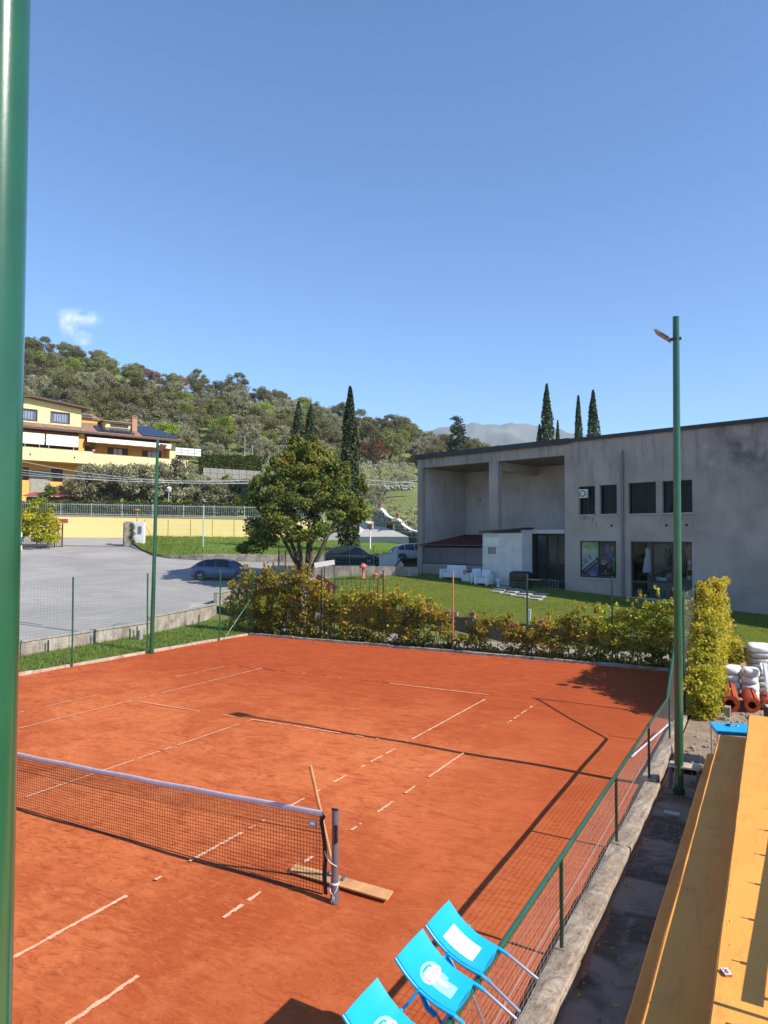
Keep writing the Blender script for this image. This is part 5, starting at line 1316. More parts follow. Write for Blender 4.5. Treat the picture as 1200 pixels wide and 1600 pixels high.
def ramp(v, cols):
    rp = t.node('ShaderNodeValToRGB'); el = rp.color_ramp.elements; el[0].position = 0; el[0].color = (*cols[0],1); el[1].position = 1; el[1].color = (*cols[-1],1)
    for i, c in enumerate(cols[1:-1]): e = el.new((i+1)/(len(cols)-1)); e.color = (*c,1)
    t.l.new(v, rp.inputs[0]); return rp.outputs[0]
lf = ramp(gz, [(.10,.04,.20),(.30,.06,.14),(.55,.20,.18),(.75,.60,.40),(.50,.40,.05)]); rt = ramp(gz, [(.06,.03,.28),(.02,.10,.45),(.10,.45,.55),(.20,.55,.15),(.06,.35,.03)])
md = t.mix(t.rng(t.noise(2.2, 4), .4, .7, 0, .6), t.mix(gx, lf, rt), (.65,.70,.75)); t.base(md); t.p.inputs['Roughness'].default_value = .4; M['rainbow'] = t.m
p1 = MB().box(12.40,13.42,.125,.13,2.47,4.34).build('poster', 'rainbow', pw)
b = MB(); m = Matrix.Rotation(R_(-38), 3, 'Y')
c0 = Vector((12.93,.12,3.02)); b.obox(c0+m@Vector((0,.0,-.02)), (.64,.0015,.14), m); b.build('keyboard', 'frame', p1)
b = MB()
for i in range(11): b.obox(c0+m@Vector((-.50+.095*i,-.0015,.30)), (.043,.001,.20), m)
b.build('white_key', 'curtain_white', p1)
b = MB()
for i in (0,1,3,4,5,7,8): b.obox(c0+m@Vector((-.45+.095*i,-.003,.38)), (.024,.001,.13), m)
b.build('black_key', 'frame', p1)
b = MB(); b.obox(c0+m@Vector((.0,-.003,-.02)), (.50,.001,.035), m); b.build('fallboard_stripe', 'stone_slab', p1)
b = MB(); b.box(12.52,13.02,.122,.1245,3.98,4.0); b.box(12.60,12.72,.122,.1245,4.03,4.16); b.obox((12.80,.123,4.10),(.03,.001,.09),Matrix.Rotation(.5,3,'Y')); b.build('print', 'rust_post', p1)
p2 = MB().box(13.48,14.46,.125,.13,2.47,4.34).build('poster', 'inside', pw)
def blot(name, col, pts, base):
    M[name] = simple(name, col, .4, .4, 5)
    b = MB()
    for x, z, a, c, rr in pts:
        n = 14; m = Matrix.Rotation(rr, 3, 'Y'); b.add([tuple(Vector((x,base,z))+m@Vector((a*math.cos(6.283*i/n)*(1+.25*math.sin(i*2.3)),0,c*math.sin(6.283*i/n)*(1+.2*math.cos(i*3.1))))) for i in range(n)], [tuple(range(n))])
    b.build(name, name, p2)
blot('purple_print', (.12,.04,.26), [(13.92,3.80,.14,.32,.2),(13.96,3.50,.22,.16,.5),(14.0,3.3,.12,.3,-.7)], .1235)
blot('blue_print', (.05,.10,.35), [(13.95,4.02,.10,.18,.1),(14.14,3.62,.10,.16,-.5)], .1225)
blot('green_print', (.05,.28,.06), [(14.30,3.30,.09,.26,.2),(14.32,2.95,.05,.25,.0)], .1230)
blot('orange_print', (.40,.14,.04), [(14.22,3.95,.10,.17,.2),(14.05,3.0,.10,.10,.3)], .1228)
blot('magenta_print', (.30,.05,.24), [(13.78,3.42,.16,.06,.5),(14.02,3.26,.07,.24,-.6)], .1220)
b = MB()
for z, w in ((3.30,.30),(3.24,.36),(3.17,.30),(3.12,.24)): b.box(13.58,13.58+w,.1205,.1215,z-.018,z+.014)
b.box(13.60,13.78,.1205,.1215,2.62,2.635); b.box(13.80,14.05,.1205,.1215,2.62,2.64); b.obox((13.83,.121,2.74),(.02,.0005,.06),Matrix.Rotation(.3,3,'Y')); b.build('print', 'curtain_white', p2)
MB().box(ua+.05,ub-.05,.10,.104,za+.09,zb-.05).build('pane', 'glass', pw)
# shop window full of costumes
sw = thing('shop_window', 'wide ground floor window crowded with costumes behind the green pole', 'window', (-10.11,36.45,0), A_B)
b = MB(); ua, ub, za, zb = 15.33,18.55,1.45,4.37
for u in (ua+.03,16.46,17.53,ub-.03): b.box(u-.045,u+.045,.10,.18,za,zb)
for z in (za+.05,2.27,zb-.03): b.box(ua+.08,ub-.08,.105,.175,z-.06,z+.06)
b.build('frame', 'frame', sw)
for a_, c_ in ((15.41,16.41),(16.51,17.48),(17.58,18.47)):
    MB().box(a_,c_,.135,.14,2.34,4.27).build('pane', 'glass', sw); MB().box(a_,c_,.135,.14,1.57,2.20).build('pane', 'glass', sw)
MB().box(15.35,18.54,1.9,2.0,1.42,4.4).build('backdrop', 'inside_wall', sw)
inb('dress', MB().lathe([(.30,2.75),(.24,3.1),(.17,3.5),(.12,3.72),(.15,3.9),(.10,4.02),(.03,4.06)], (16.0,.62,0), 14), 'curtain_white', 'long white dress on a stand in the shop window', 'dress')
inb('table', MB().box(15.45,16.4,.45,.95,2.60,2.68).box(15.5,15.56,.5,.56,1.4,2.6).box(16.3,16.36,.5,.56,1.4,2.6), 'brown', 'dark table under the white dress in the shop window', 'table')
inb('mask', MB().blob((16.28,.42,2.62),(.17,.10,.20),12,.06), 'winblue', 'blue mask on the table in the shop window', 'mask')
inb('red_cloth', MB().blob((16.33,.55,3.2),(.09,.08,.55),10,.15), 'red_tile', 'red cloth hanging next to the white dress', 'cloth')
inb('statue', MB().tube([(16.75,.7,2.55),(17.0,.7,2.72),(17.3,.68,2.9),(17.05,.7,3.25),(16.95,.7,3.5)], [.22,.20,.18,.13,.10], 10).blob((17.05,.66,3.62),(.22,.16,.20),12,.1).tube([(17.0,.66,3.7),(16.93,.66,4.05)], [.09,.04], 8), 'dark_box', 'dark crouching figure behind the middle pane of the shop window', 'statue')
inb('hat_box', MB().blob((17.25,.5,2.55),(.28,.2,.22),14,.05), 'stone_grey', 'grey round bundle at the foot of the dark figure', 'bundle')
inb('box', MB().box(16.55,17.2,.4,.7,2.36,2.52), 'curtain_white', 'white box on the sill behind the middle pane', 'box', .01)
for i in range(7):
    inb('box', MB().box(18.08+rnd.uniform(0,.03),18.44,.5+.02*i,.85,2.42+.26*i,2.65+.26*i), ('shed_white','mat_dark','house_shade_orange','curtain_white','red_tile','stone_grey','wood')[i], ('pale','dark red','orange','white','red','grey','brown')[i]+' box in the stack behind the right pane of the shop window', 'box', .01)
inb('costume', MB().blob((17.86,.6,3.3),(.2,.12,.75),12,.12), 'dark_box', 'dark costume hanging behind the green pole in the shop window', 'costume')
inb('poster', MB().box(16.52,16.85,1.85,1.88,3.1,4.2), 'winblue', 'pale blue backdrop sheet behind the dark figure', 'sheet')
for i in range(5): inb('bag', MB().blob((15.6+.6*i,.5,1.68),(.2,.15,.22),9,.15), ('house_shade_orange','dark_box','winblue','mat_red','shed_white')[i], ('orange','black','blue','red','white')[i]+' bag on the floor behind the low panes of the shop window', 'bag')

# ------------------------------------------------------------------ things on the lawn by the building
def lounge(name, label, u, v, w, rot, group='white wicker garden seats'):
    x, y = -10.11+u*.95575+v*.29418, 36.45-u*.29418+v*.95575
    t = thing(name, label, 'sofa' if w > 1 else 'armchair', (x, y, H(x, y)), A_B+rot, group)
    MB().box(-w/2+.16,w/2-.16,-.34,.24,.10,.40).build('seat', 'white_plastic', t, .02)
    MB().box(-w/2+.16,w/2-.16,.24,.40,.06,.86).build('backrest', 'white_plastic', t, .03)
    for s in (-1,1): MB().box(min(s*w/2,s*(w/2-.16)),max(s*w/2,s*(w/2-.16)),-.38,.40,.03,.62).build('armrest', 'white_plastic', t, .03)
    for sx in (-1,1):
        for sy in (-.3,.32): MB().box(sx*(w/2-.08)-.04,sx*(w/2-.08)+.04,sy-.04,sy+.04,-.03,.03).build('foot', 'white_plastic', t)
lounge('garden_sofa', 'white wicker garden sofa against the grey wall', 4.05, -.95, 1.75, .12)
lounge('garden_armchair', 'white garden armchair turned sideways next to the little white table', 6.25, -1.45, .85, .75)
lounge('garden_armchair', 'white garden armchair facing the court in front of the shed', 7.0, -1.75, .92, .10)
def onlawn(u, v):
    x, y = -10.11+u*.95575+v*.29418, 36.45-u*.29418+v*.95575; return x, y, H(x, y)
x, y, z = onlawn(5.35,-1.2); t = thing('side_table', 'low white table with a red flower bowl between the sofa and armchairs', 'table', (x,y,z), A_B)
MB().box(-.30,.30,-.26,.26,.36,.42).build('tabletop', 'white_plastic', t, .01); b = MB(); b.box(-.28,.28,-.24,.24,0,.36); b.build('base', 'white_plastic', t, .02)
t = thing('flower_bowl', 'small bowl of red flowers on the low white table', 'bowl', (x,y,z+.42)); MB().lathe([(.06,0),(.13,.10),(.12,.10),(.0,.04)], n=12).build('bowl', 'white_plastic', t)
b = MB(); [b.blob((rnd.uniform(-.1,.1),rnd.uniform(-.1,.1),.14+rnd.uniform(0,.07)),(.05,.05,.04),6,.3) for i in range(9)]; b.build('petals', 'flower_red', t)
x, y, z = onlawn(8.05,-1.75); tag(MB().lathe([(.12,0),(.13,.03),(.05,.10),(.06,.20),(.20,.40),(.22,.46),(.19,.45),(.0,.36)], n=16).build('planter', 'white_plastic', loc=(x,y,z)), 'white goblet shaped planter standing right of the white armchairs', 'planter')
x, y, z = onlawn(9.35,-1.35); t = thing('barbecue', 'black covered barbecue standing in front of the glazed door', 'barbecue', (x,y,z), A_B)
MB().blob((0,0,.66),(.68,.34,.32),18,.02,0,.45).build('cover', 'frame', t); b = MB(); b.box(-.6,.6,-.3,.3,.02,.5); b.build('cabinet', 'frame', t, .02)
b = MB(); [b.box(.62+.0,1.3,-.3+.12*i,-.24+.12*i,.52,.55) for i in range(5)]; b.build('side_shelf', 'grey_wood', t)
x, y, z = onlawn(10.55,-.55); t = thing('railing', 'pale low slatted railing across the foot of the glazed door', 'railing', (x,y,z), A_B)
b = MB(); b.box(-.8,.8,-.015,.015,.50,.54); b.box(-.8,.8,-.015,.015,.05,.09); b.build('rail', 'grey_metal', t)
for i in range(9): MB().box(-.78+.19*i,-.75+.19*i,-.012,.012,0,.5).build('baluster', 'grey_metal', t)
k = 0
for i in range(4):
    for j in range(3):
        u, v = 8.6+.95*i+.35*j, -1.9-.85*j-.18*i; x, y, z = onlawn(u, v)
        o = MB().box(-.36,.36,-.21,.21,-.04,.035).build('stepping_stone', 'stone_slab', loc=(x,y,z+.02), bevel=.01); o.rotation_euler = (0,0,A_B+rnd.uniform(-.15,.15)); tag(o, 'lawn stepping stone, %s from the left in the row %s the glazed door' % (ordn(i), ('nearest','next out from','farthest from')[j]), 'paving slab', 'stepping stones in the lawn')
# planters on the lawn wall
for i, (x, mt, lb) in enumerate(((9.75,'flower_pink','pink flower trough on the lawn wall just right of the yellow corner hedge'),(10.95,'flower_red','red flower trough on the lawn wall above the wrapped pallet'),(2.55,'flower_pink','single pink flower pot on the wall behind the low middle of the hedge'),(-.55,'flower_red','red flower pot on the wall right of the rusty post'),(-1.55,'flower_pink','terracotta flower trough on the wall just left of the rusty post'),(-2.6,'flower_red','flower pot on the wall farther left of the rusty post'))):
    z = max(.40, H(x, 22.5)+.04)+.015; tr = i in (0,1,4); t = thing('flower_trough' if tr else 'flower_pot', lb, 'planter', (x,22.24,z), 0, 'flower pots on the lawn wall')
    w = .32 if tr else .14
    b = MB(); b.prism([(-w,-.09),(w,-.09),(w,.09),(-w,.09)], 0, .15); b.build('pot', 'terracotta', t, .02)
    b = MB(); [b.blob((rnd.uniform(-w,w),rnd.uniform(-.1,.1),.18+rnd.uniform(-.02,.07)),(.04,.04,.035),6,.3) for q in range((46 if tr else 22) if i < 2 else 9)]; b.build('petals', mt, t)
    P = np.array([(rnd.uniform(-w,w),rnd.uniform(-.12,.12),.15+rnd.uniform(-.05,.06)) for q in range(120)]); meshobj('leaves', leaf_mesh('pot_leaves', P, .07, 'leaf_box', RNG.random(120)), t)['kind'] = 'stuff'
x, y = 9.68,25.9; tag(MB().tube([(0,0,-.05),(0,0,.36)], .055, 12).build('bollard', 'black_metal', loc=(x,y,H(x,y))), 'short black bollard light on the lawn beside the concrete wall', 'bollard')
o = MB().box(-.07,.07,-.02,.02,-.05,.55).build('marker', 'white_paint', loc=(1.75,23.0,H(1.75,23.0)), bevel=.01); o.rotation_euler = (0,.12,0); tag(o, 'small white marker stake tilted on the lawn above the hedge', 'marker')
# hydrants by the lawn wall
def hydrant(x, y, lab, s):
    t = thing('fire_hydrant', lab, 'hydrant', (x, y, H(x,y)-.02), 0, 'hydrants by the lawn wall'); t.scale = (s,s,s)
    MB().lathe([(.16,0),(.16,.05),(.10,.07),(.09,.62),(.13,.66),(.13,.70)], n=14).build('barrel', 'red_paint', t)
    b = MB(); b.lathe([(.24,.70),(.25,.78),(.17,.90),(.07,.96),(.0,.98)], n=14); b.tube([(-.27,0,.78),(.27,0,.78)], .07, 10); b.build('bonnet', 'red_paint', t)
hydrant(-11.72,31.9,'tall faded red fire hydrant in front of the grey lawn wall', .98)
for dx, lab in ((.75,'small red stub right of the hydrant'),(1.25,'second, farther small red stub right of the hydrant')):
    tag(MB().lathe([(.16,0),(.14,.2),(.19,.24),(.12,.33),(.0,.35)], n=12).build('valve_cap', 'red_paint', loc=(-11.72+dx,32.0+.2*dx,H(-11.72+dx,32.1)-.02)), lab, 'valve cap', 'valve caps by the lawn wall')
# green gate panel, boards behind the hedge
g = thing('garden_gate', 'green welded bar gate panel behind the hedge, in front of the lawn', 'gate', (-6.5,20.0,0), math.atan2(1.01,1.86))
b = MB(); b.tube([(0,0,0),(0,0,2.45)], .075, 12); b.tube([(.16,0,0),(.16,0,2.6)], .03, 8); b.tube([(2.12,0,.3),(2.12,0,2.6)], .025, 8); b.tube([(.16,0,2.6),(2.12,0,2.6)], .022, 8); b.tube([(.16,0,.9),(2.12,0,.9)], .02, 8); b.build('frame', 'dark_green', g)
for i in range(9): MB().tube([(.30+.205*i,0,.9),(.30+.205*i,0,2.6)], .012, 6).build('bar', 'dark_green', g)
for z in (1.35,1.8,2.2): MB().tube([(.17,0.015,z),(2.11,0.015,z)], .009, 6).build('cross_wire', 'dark_green', g)
def board(name, mat, label, c, w, h, rot, tilt, post=True):
    t = thing(name, label, 'sign', (c[0], c[1], 0), rot); m = Matrix.Rotation(tilt, 3, 'Y')
    MB().obox((0,0,c[2]), (w/2,.015,h/2), m).build('board', mat, t)
    if post: MB().tube([(0,.03,0),(0,.03,c[2]+h*.3)], .025, 8).build('post', 'dark_green', t)
board('notice_board', 'white_paint', 'tilted white notice board rising above the hedge in front of the maple', (-6.45,19.35,3.30), .92, .22, .35, -.16)
board('notice_board', 'dark_red', 'dark red board leaning behind the gap in the hedge', (-6.35,19.25,2.35), 1.05, .52, .35, .55)
board('notice_board', 'white_paint', 'small white card low in the hedge below the dark red board', (-6.35,18.85,1.0), .40, .34, .2, .1)
o = MB().box(-.45,.45,-.3,.3,0,.5).build('chest', 'winblue', loc=(-9.2,21.2,1.9), bevel=.03)
tag(o, 'pale blue lid showing over the hedge left of the white notice board', 'chest'); MB().box(-.42,.42,-.27,.27,-1.9,-.001).build('base', 'stone_grey', o)
f = thing('tree_guard', 'green wire mesh guard standing left of the maple trunk', 'fence', (-18.55,32.2,H(-18.5,32.2)))
for q in ((0,0),(1.1,.6),(.6,-.1)): MB().tube([(q[0],q[1],0),(q[0],q[1],2.0)], .03, 8).build('post', 'dark_green', f)
wiremesh(f, (0,0,0), (1.1,.6,0), lambda s: .05, lambda s: 1.9, .12, .12, .006, 'green_wire')
f = thing('car_park_fence', 'thin green post and wire fence behind the grey lawn wall', 'fence')
for q in range(7):
    s = q/6; x, y = -18.0+9.0*s, 31.4+3.5*s; MB().tube([(x,y,1.7),(x,y,4.0)], .025, 8).build('post', 'dark_green', f)
wiremesh(f, (-18.0,31.4,0), (-9.0,34.9,0), lambda s: 2.7, lambda s: 3.9, .2, .2, .0025, 'green_wire')
t = thing('leaning_panel', 'pale blank panel leaning by the parked white car at the building corner', 'panel', (-12.6,37.2,2.05), math.atan2(.476,.879))
b = MB(); b.add([(-.78,0,0),(.95,0,0),(.95,.05,.6),(.45,.08,1.35),(-.78,.08,1.35)], [(0,1,2,3,4)]); o = b.build('sheet', 'shed_white', t); sd = o.modifiers.new('solid','SOLIDIFY'); sd.thickness = .04
MB().tube([(-.1,-.1,0),(1.1,-.05,1.35)], .04, 8).build('strut', 'frame', t)
MB().box(.35,1.2,-.5,-.1,0,.45).build('foot_block', 'white_paint', t, .02)
# ------------------------------------------------------------------ yellow house
A_H = math.atan2(.90889, .41704)
HP = (-72.02, 49.87, 0)
Hs = thing('yellow_house', 'large yellow house with awnings and solar panels on the hillside at the left', 'house', HP, A_H)
holed_wall(-12, 20.6, 7.5, 14.39, 2.6, 2.9, [(-1.6,1.27,11.9,13.6),(3.9,5.4,11.9,13.64),(8,9.4,11.9,13.6)]).build('ground_floor_wall', 'house_shade_orange', Hs)
MB().box(1.4,3.8,2.5,2.599,9,13.3).build('stone_cladding', 'stone_grey', Hs)
for ua, ub in ((-1.6,1.27),(3.9,5.4),(8,9.4)): 
    w = MB().box(ua,ub,2.75,2.78,11.9,13.62).build('window', 'brown', Hs)
MB().box(-12,21.6,.22,2.899,14.30,14.48).build('balcony_floor', 'house_shade_orange', Hs)
p = MB().box(-12,8.60,0,.2,14.32,15.95).build('parapet', 'house', Hs); MB().box(-12,8.63,-.03,.23,15.952,16.0).build('coping', 'wall_cap', p)
p = MB().box(8.602,21.7,0.004,.2,13.85,15.74).build('parapet', 'house', Hs); MB().box(8.635,21.75,-.03,.23,15.742,15.79).build('coping', 'wall_cap', p)
MB().box(21.5,21.7,.201,3,13.85,15.74).build('parapet', 'house', Hs)
MB().box(20.6,21.7,2.0,3.2,7.5,14.29).build('pier', 'house', Hs)
holed_wall(-12, 20.2, 14.4, 18.4, 2.2, 2.5, [(-4,-1,14.5,17.2),(0.2,6.4,14.5,17.6),(7.42,9.05,14.5,17.0),(10.98,13.8,14.5,17.05),(15.75,18.6,14.5,17.0)]).build('first_floor_wall', 'house_shade_orange', Hs)
MB().box(6.75,7.45,.25,2.19,14.48,18.3).build('pier', 'house_shade_orange', Hs); MB().box(19.3,20.15,.9,2.19,14.48,18.3).build('pier', 'house', Hs)
MB().box(19.9,20.2,2.51,12,7.5,18.4).build('side_wall', 'house_shade_orange', Hs)
for ua, ub in ((7.42,9.05),(10.98,13.8),(15.75,18.6),(.2,6.4)):
    w = MB().box(ua,ub,2.4,2.44,14.5,17.1).build('window', 'brown', Hs)
    if ua > 10: 
        for k in (0, 1): MB().box(ua+.9+.62*k,ua+1.42+.62*k,2.38,2.399,14.6,16.9).build('pane', 'curtain_white', w)
b = MB(); [b.box(.8+1.7*k,1.9+1.7*k,2.38,2.399,14.6,17) for k in range(3)]; b.build('pane', 'winblue', Hs)
MB().box(9.75,10.75,2.17,2.199,15.5,15.8).build('wall_plate', 'brown', Hs)
for ua, ub in ((-5.3,-2.8),(-2.6,-.15),(-.06,2.52),(2.72,6.66)):
    a = MB().box(ua,ub,.02,.05,16.5,17.85).build('awning', 'awn', Hs)
    b = MB(); n = int((ub-ua)/.16)
    for k in range(n): b.box(ua+(ub-ua)*k/n,ua+(ub-ua)*(k+.82)/n,.021,.049,16.40,16.499)
    b.build('valance', 'awn', a)
    b = MB(); b.box(ua+.3,ua+.36,.05,.1,15.9,16.5); b.box(ub-.6,ub-.54,.05,.1,15.9,16.5); b.build('stay', 'pale_metal', a)
n = 44; b = MB(); P = []
for k in range(n+1):
    u = 7.6+11.35*k/n; P.append([(u,2.1,18.12),(u,-.62,17.80),(u,-.66,17.42)])
b.add([q for r_ in P for q in r_], [(k*3+c,(k+1)*3+c,(k+1)*3+c+1,k*3+c+1) for k in range(n) for c in range(2)]); a = b.build('awning', 'awn', Hs)
sd = a.modifiers.new('solid','SOLIDIFY'); sd.thickness = .02
b = MB(); [b.add([(7.6+11.35*k/n,-.665,17.42),(7.6+11.35*(k+.8)/n,-.665,17.42),(7.6+11.35*(k+.8)/n,-.665,17.15+.03*math.sin(k)),(7.6+11.35*k/n,-.665,17.15)], [(0,1,2,3)]) for k in range(n)]; b.build('valance', 'awn', a)
pl = thing('balcony_plant', 'potted plant on the balcony wall of the yellow house', 'plant', (HP[0]+8.55*.41704, HP[1]+8.55*.90889, 15.95), 0)
MB().lathe([(.15,0),(.25,.3),(.0,.28)], n=12).build('pot', 'terracotta', pl); P, ids = clump_points([(0,0,.75,.5,.5,.4)], -200, .2); meshobj('leaves', leaf_mesh('plant_leaves', P, .2, 'leaf_box', tints(ids)), pl)['kind'] = 'stuff'
# roofs, with courses of tiles as geometry
def tiled(parent, P00, P10, P01, P11, nu, nv, mat='tile', name='roof_tiles'):
    """quad patch between lower edge P00->P10 and upper edge P01->P11, with rounded tile rows"""
    A, B_, C_, D_ = (Vector(p) for p in (P00,P10,P01,P11)); nn = (B_-A).cross(C_-A).normalized(); b = MB(); vs = []; W = nu*4+1
    for j in range(nv+1):
        for s in (0, 1):
            jj = min(1, (j+s*.98)/nv)
            for i in range(W):
                f = i/(W-1); p = (A.lerp(B_, f)).lerp(C_.lerp(D_, f), jj); vs.append(p+nn*(.05*abs(math.sin(f*nu*math.pi))+(.05 if s == 0 else 0)))
    R = 2*(nv+1); b.add(vs, [(j*W+i,j*W+i+1,(j+1)*W+i+1,(j+1)*W+i) for j in range(R-2) for i in range(W-1)], 0, False)
    return b.build(name, mat, parent, kind='stuff')
MB().box(-12.3,20.9,-.45,2.6,18.32,18.44).build('eaves', 'fascia', Hs)
MB().box(-12.3,20.95,-.55,-.452,18.30,18.50).build('gutter', 'brown', Hs)
tiled(Hs, (-12.3,-.5,18.47), (20.9,-.5,18.47), (-12.3,6.5,21.3), (16.0,6.5,21.3), 90, 18)
tiled(Hs, (20.9,-.5,18.47), (20.9,13,18.47), (16.0,6.5,21.3), (16.0,6.6,21.3), 30, 14)
MB().bar((20.9,-.5,18.52), (16.0,6.5,21.36), .22, .12).build('hip_ridge', 'tile', Hs); MB().bar((7.4,6.5,21.36), (16.0,6.5,21.36), .25, .14).build('roof_ridge', 'tile', Hs)
def rz(v): return 18.47+(v+.5)*(21.3-18.47)/7
def panels(u0, u1, v0, v1, nu, nv, k0=0):
    sl = math.atan2(21.3-18.47, 7); m = Matrix.Rotation(sl, 3, 'X')
    for i in range(nu):
        for j in range(nv):
            u = u0+(u1-u0)*(i+.5)/nu; v = v0+(v1-v0)*(j+.5)/nv
            o = MB().obox((u,v,rz(v)+.20), ((u1-u0)/nu/2-.02,(v1-v0)/nv/2/math.cos(sl)-.02,.02), m).build('solar_panel', 'solar', Hs)
panels(9.1,14.1,-.1,2.5,5,2)
for q, (ua, ub) in enumerate(((15.05,20.3),(15.05,19.6),(15.05,18.8),(15.05,18.0))): panels(ua, ub, -.25+1.3*q, 1.03+1.3*q, 5 if q < 2 else 4, 1)
# upper storey
holed_wall(-12, 7.30, 18.3, 21.75, 1.5, 1.8, [(-5.0,-2.6,19.5,21.05),(-1.3,1.92,19.5,21.05),(3.45,5.89,19.55,21.1)]).build('upper_wall', 'house', Hs)
b = MB(); b.add([(-12,1.5,21.751),(7.3,1.5,21.751),(7.3,1.5,21.9),(1.0,1.5,22.55),(-12,1.5,21.3),(-12,1.8,21.751),(7.3,1.8,21.751),(7.3,1.8,21.9),(1.0,1.8,22.55),(-12,1.8,21.3)], [(0,1,2,3),(6,5,8,7)]); b.build('gable', 'house', Hs)
MB().box(7.0,7.30,1.801,9,18.3,21.85).build('upper_side_wall', 'house_shade_orange', Hs)
b = MB(); b.bar((-6,4.6,21.98),(1.0,4.6,22.70),8.0,.16); r = b.build('upper_roof', 'dark_roof', Hs); b = MB(); b.bar((1.0,4.6,22.70),(8.1,4.6,21.93),8.0,.16); r2 = b.build('upper_roof', 'dark_roof', Hs)
b = MB(); b.bar((-6,.60,21.86),(1.0,.60,22.57),.06,.12); b.bar((1.0,.60,22.57),(8.1,.60,21.80),.06,.12); b.bar((1.0,4.6,22.50),(8.0,4.6,21.73),7.8,.10); b.build('eaves_boards', 'fascia', Hs)
for ua, ub in ((-5.0,-2.6),(-1.3,1.92),(3.45,5.89)):
    w = MB().box(ua+.1,ub-.1,1.62,1.66,19.6,21.0).build('window', 'winblue', Hs)
    b = MB(); za, zb = (19.55,21.1); b.box(ua,ua+.12,1.46,1.6,za,zb); b.box(ub-.12,ub,1.46,1.6,za,zb); b.box(ua+.12,ub-.12,1.46,1.6,zb-.12,zb); b.box(ua+.12,ub-.12,1.46,1.6,za,za+.1); b.build('frame', 'brown', w)
    b = MB(); [b.box(ua+.5+.32*k,ua+.7+.32*k,1.60,1.619,19.8,20.8) for k in range(int((ub-ua-.8)/.32))]; b.build('curtain', 'curtain_dim', w)
b = MB(); b.tube([(5.0,3.5,22.2),(5.0,3.5,23.0)], .06, 6); b.build('flue', 'pale_metal', Hs)
# stair block, dormer, chimneys
b = MB(); b.box(7.9,10.2,4.2,7,20.3,21.0); b.build('stair_block', 'house_shade_orange', Hs); tiled(Hs, (7.7,3.8,21.0), (10.4,3.8,21.0), (7.7,6.5,22.0), (10.2,6.5,22.0), 8, 6)
MB().obox((8.7,4.8,21.50),(.75,.6,.02),Matrix.Rotation(.36,3,'X')).build('solar_panel', 'solar', Hs)
b = MB(); b.prism([(10.6,2.4),(14.6,2.4),(14.6,6),(10.6,6)], 19.6, 20.62); dm = b.build('dormer', 'house', Hs)
MB().obox((12.6,4.0,20.78),(2.35,2.0,.07),Matrix.Rotation(.06,3,'X')).build('dormer_roof', 'tile', dm)
b = MB(); b.bar((10.35,2.2,19.7),(11.0,2.2,20.72),.12,.22); b.bar((14.95,2.2,19.7),(14.3,2.2,20.72),.12,.22); b.build('barge_board', 'fascia', dm)
w = MB().box(11.35,13.85,2.36,2.399,19.95,20.42).build('window', 'frame', dm); b = MB(); [b.box(11.75+.62*k,11.80+.62*k,2.33,2.359,19.95,20.42) for k in range(4)]; b.build('mullion', 'fascia', w)
ch = MB().box(14.25,14.95,2.0,2.7,19.2,21.45).build('chimney', 'brick', Hs); b = MB(); b.box(14.15,15.05,1.9,2.8,21.452,21.55); b.box(14.25,14.95,2.0,2.7,21.70,21.78); [b.box(14.3+.26*k,14.38+.26*k,2.05,2.65,21.55,21.70) for k in range(3)]; b.build('chimney_cap', 'brick', ch)
MB().lathe([(.12,0),(.14,.25),(.06,.6),(.0,.62)], (15.9,6.5,21.3), 10).build('finial', 'white_paint', Hs)
b = MB(); [b.lathe([(.06,-.1),(.10,-.15),(.10,0),(0,0)], (u,-.06,15.15), 8) for u in (.9,6.2)]; b.build('lantern', 'brown', Hs)
# red shed roof in the garden
s = thing('garden_shed', 'low garden shed with a red sheet roof behind the railing at the left', 'shed', (-63.6,47.6,0), math.atan2(2.56,4.71))
b = MB(); b.box(-2.6,2.6,-.2,2,7.0,9.25); b.build('wall', 'fascia', s)
for k in range(11): MB().obox((-2.65+.53*k,.8,9.62),(.255,1.35,.03),Matrix.Rotation(.22,3,'X')).build('roof_sheet', 'red_tile', s)
# yellow wall with railing
x0, y0 = XY(78, -60); x1, y1 = XY(78, -6.5)
w = thing('yellow_wall', 'long pale yellow garden wall with a brown coping across the back of the car park', 'wall', (x0,y0,0), math.atan2(y1-y0, x1-x0))
Lw = math.hypot(x1-x0, y1-y0)
b = MB(); n = 20
P = [[(Lw*i/n,-.15,3.2),(Lw*i/n,-.15,7.12-.012*Lw*i/n),(Lw*i/n,.25,7.12-.012*Lw*i/n),(Lw*i/n,.25,3.2)] for i in range(n+1)]
b.add([q for r_ in P for q in r_], [(i*4+c,(i+1)*4+c,(i+1)*4+c+1,i*4+c+1) for i in range(n) for c in range(3)]); b.add(P[-1], [(0,1,2,3)]); b.build('wall_body', 'ywall', w)
b = MB(); b.bar((0,.05,7.18),(Lw,.05,7.18-.012*Lw),.52,.10); b.build('coping', 'wall_cap', w)
f = thing('garden_railing', 'pale steel bar railing standing on top of the yellow wall', 'railing', (x0,y0,0), math.atan2(y1-y0, x1-x0))
for k in range(16):
    u = 1.2+3.35*k
    if u < Lw: MB().tube([(u,.05,7.2-.012*u),(u,.05,8.58-.012*u)], .045, 6).build('post', 'pale_metal', f)
b = MB(); b.bar((0,.05,8.42),(Lw,.05,8.42-.012*Lw),.03,.05); b.bar((0,.05,7.38),(Lw,.05,7.38-.012*Lw),.03,.05); b.build('rail', 'pale_metal', f)
b = MB(); k = 0
while .2*k < Lw: u = .2*k; b.box(u-.011,u+.011,.04,.06,7.3-.012*u,8.55-.012*u); k += 1
b.build('bar', 'pale_metal', f, kind='stuff')
f = thing('wire_fence', 'thin brown post fence standing on the grass bank before the yellow wall', 'fence')
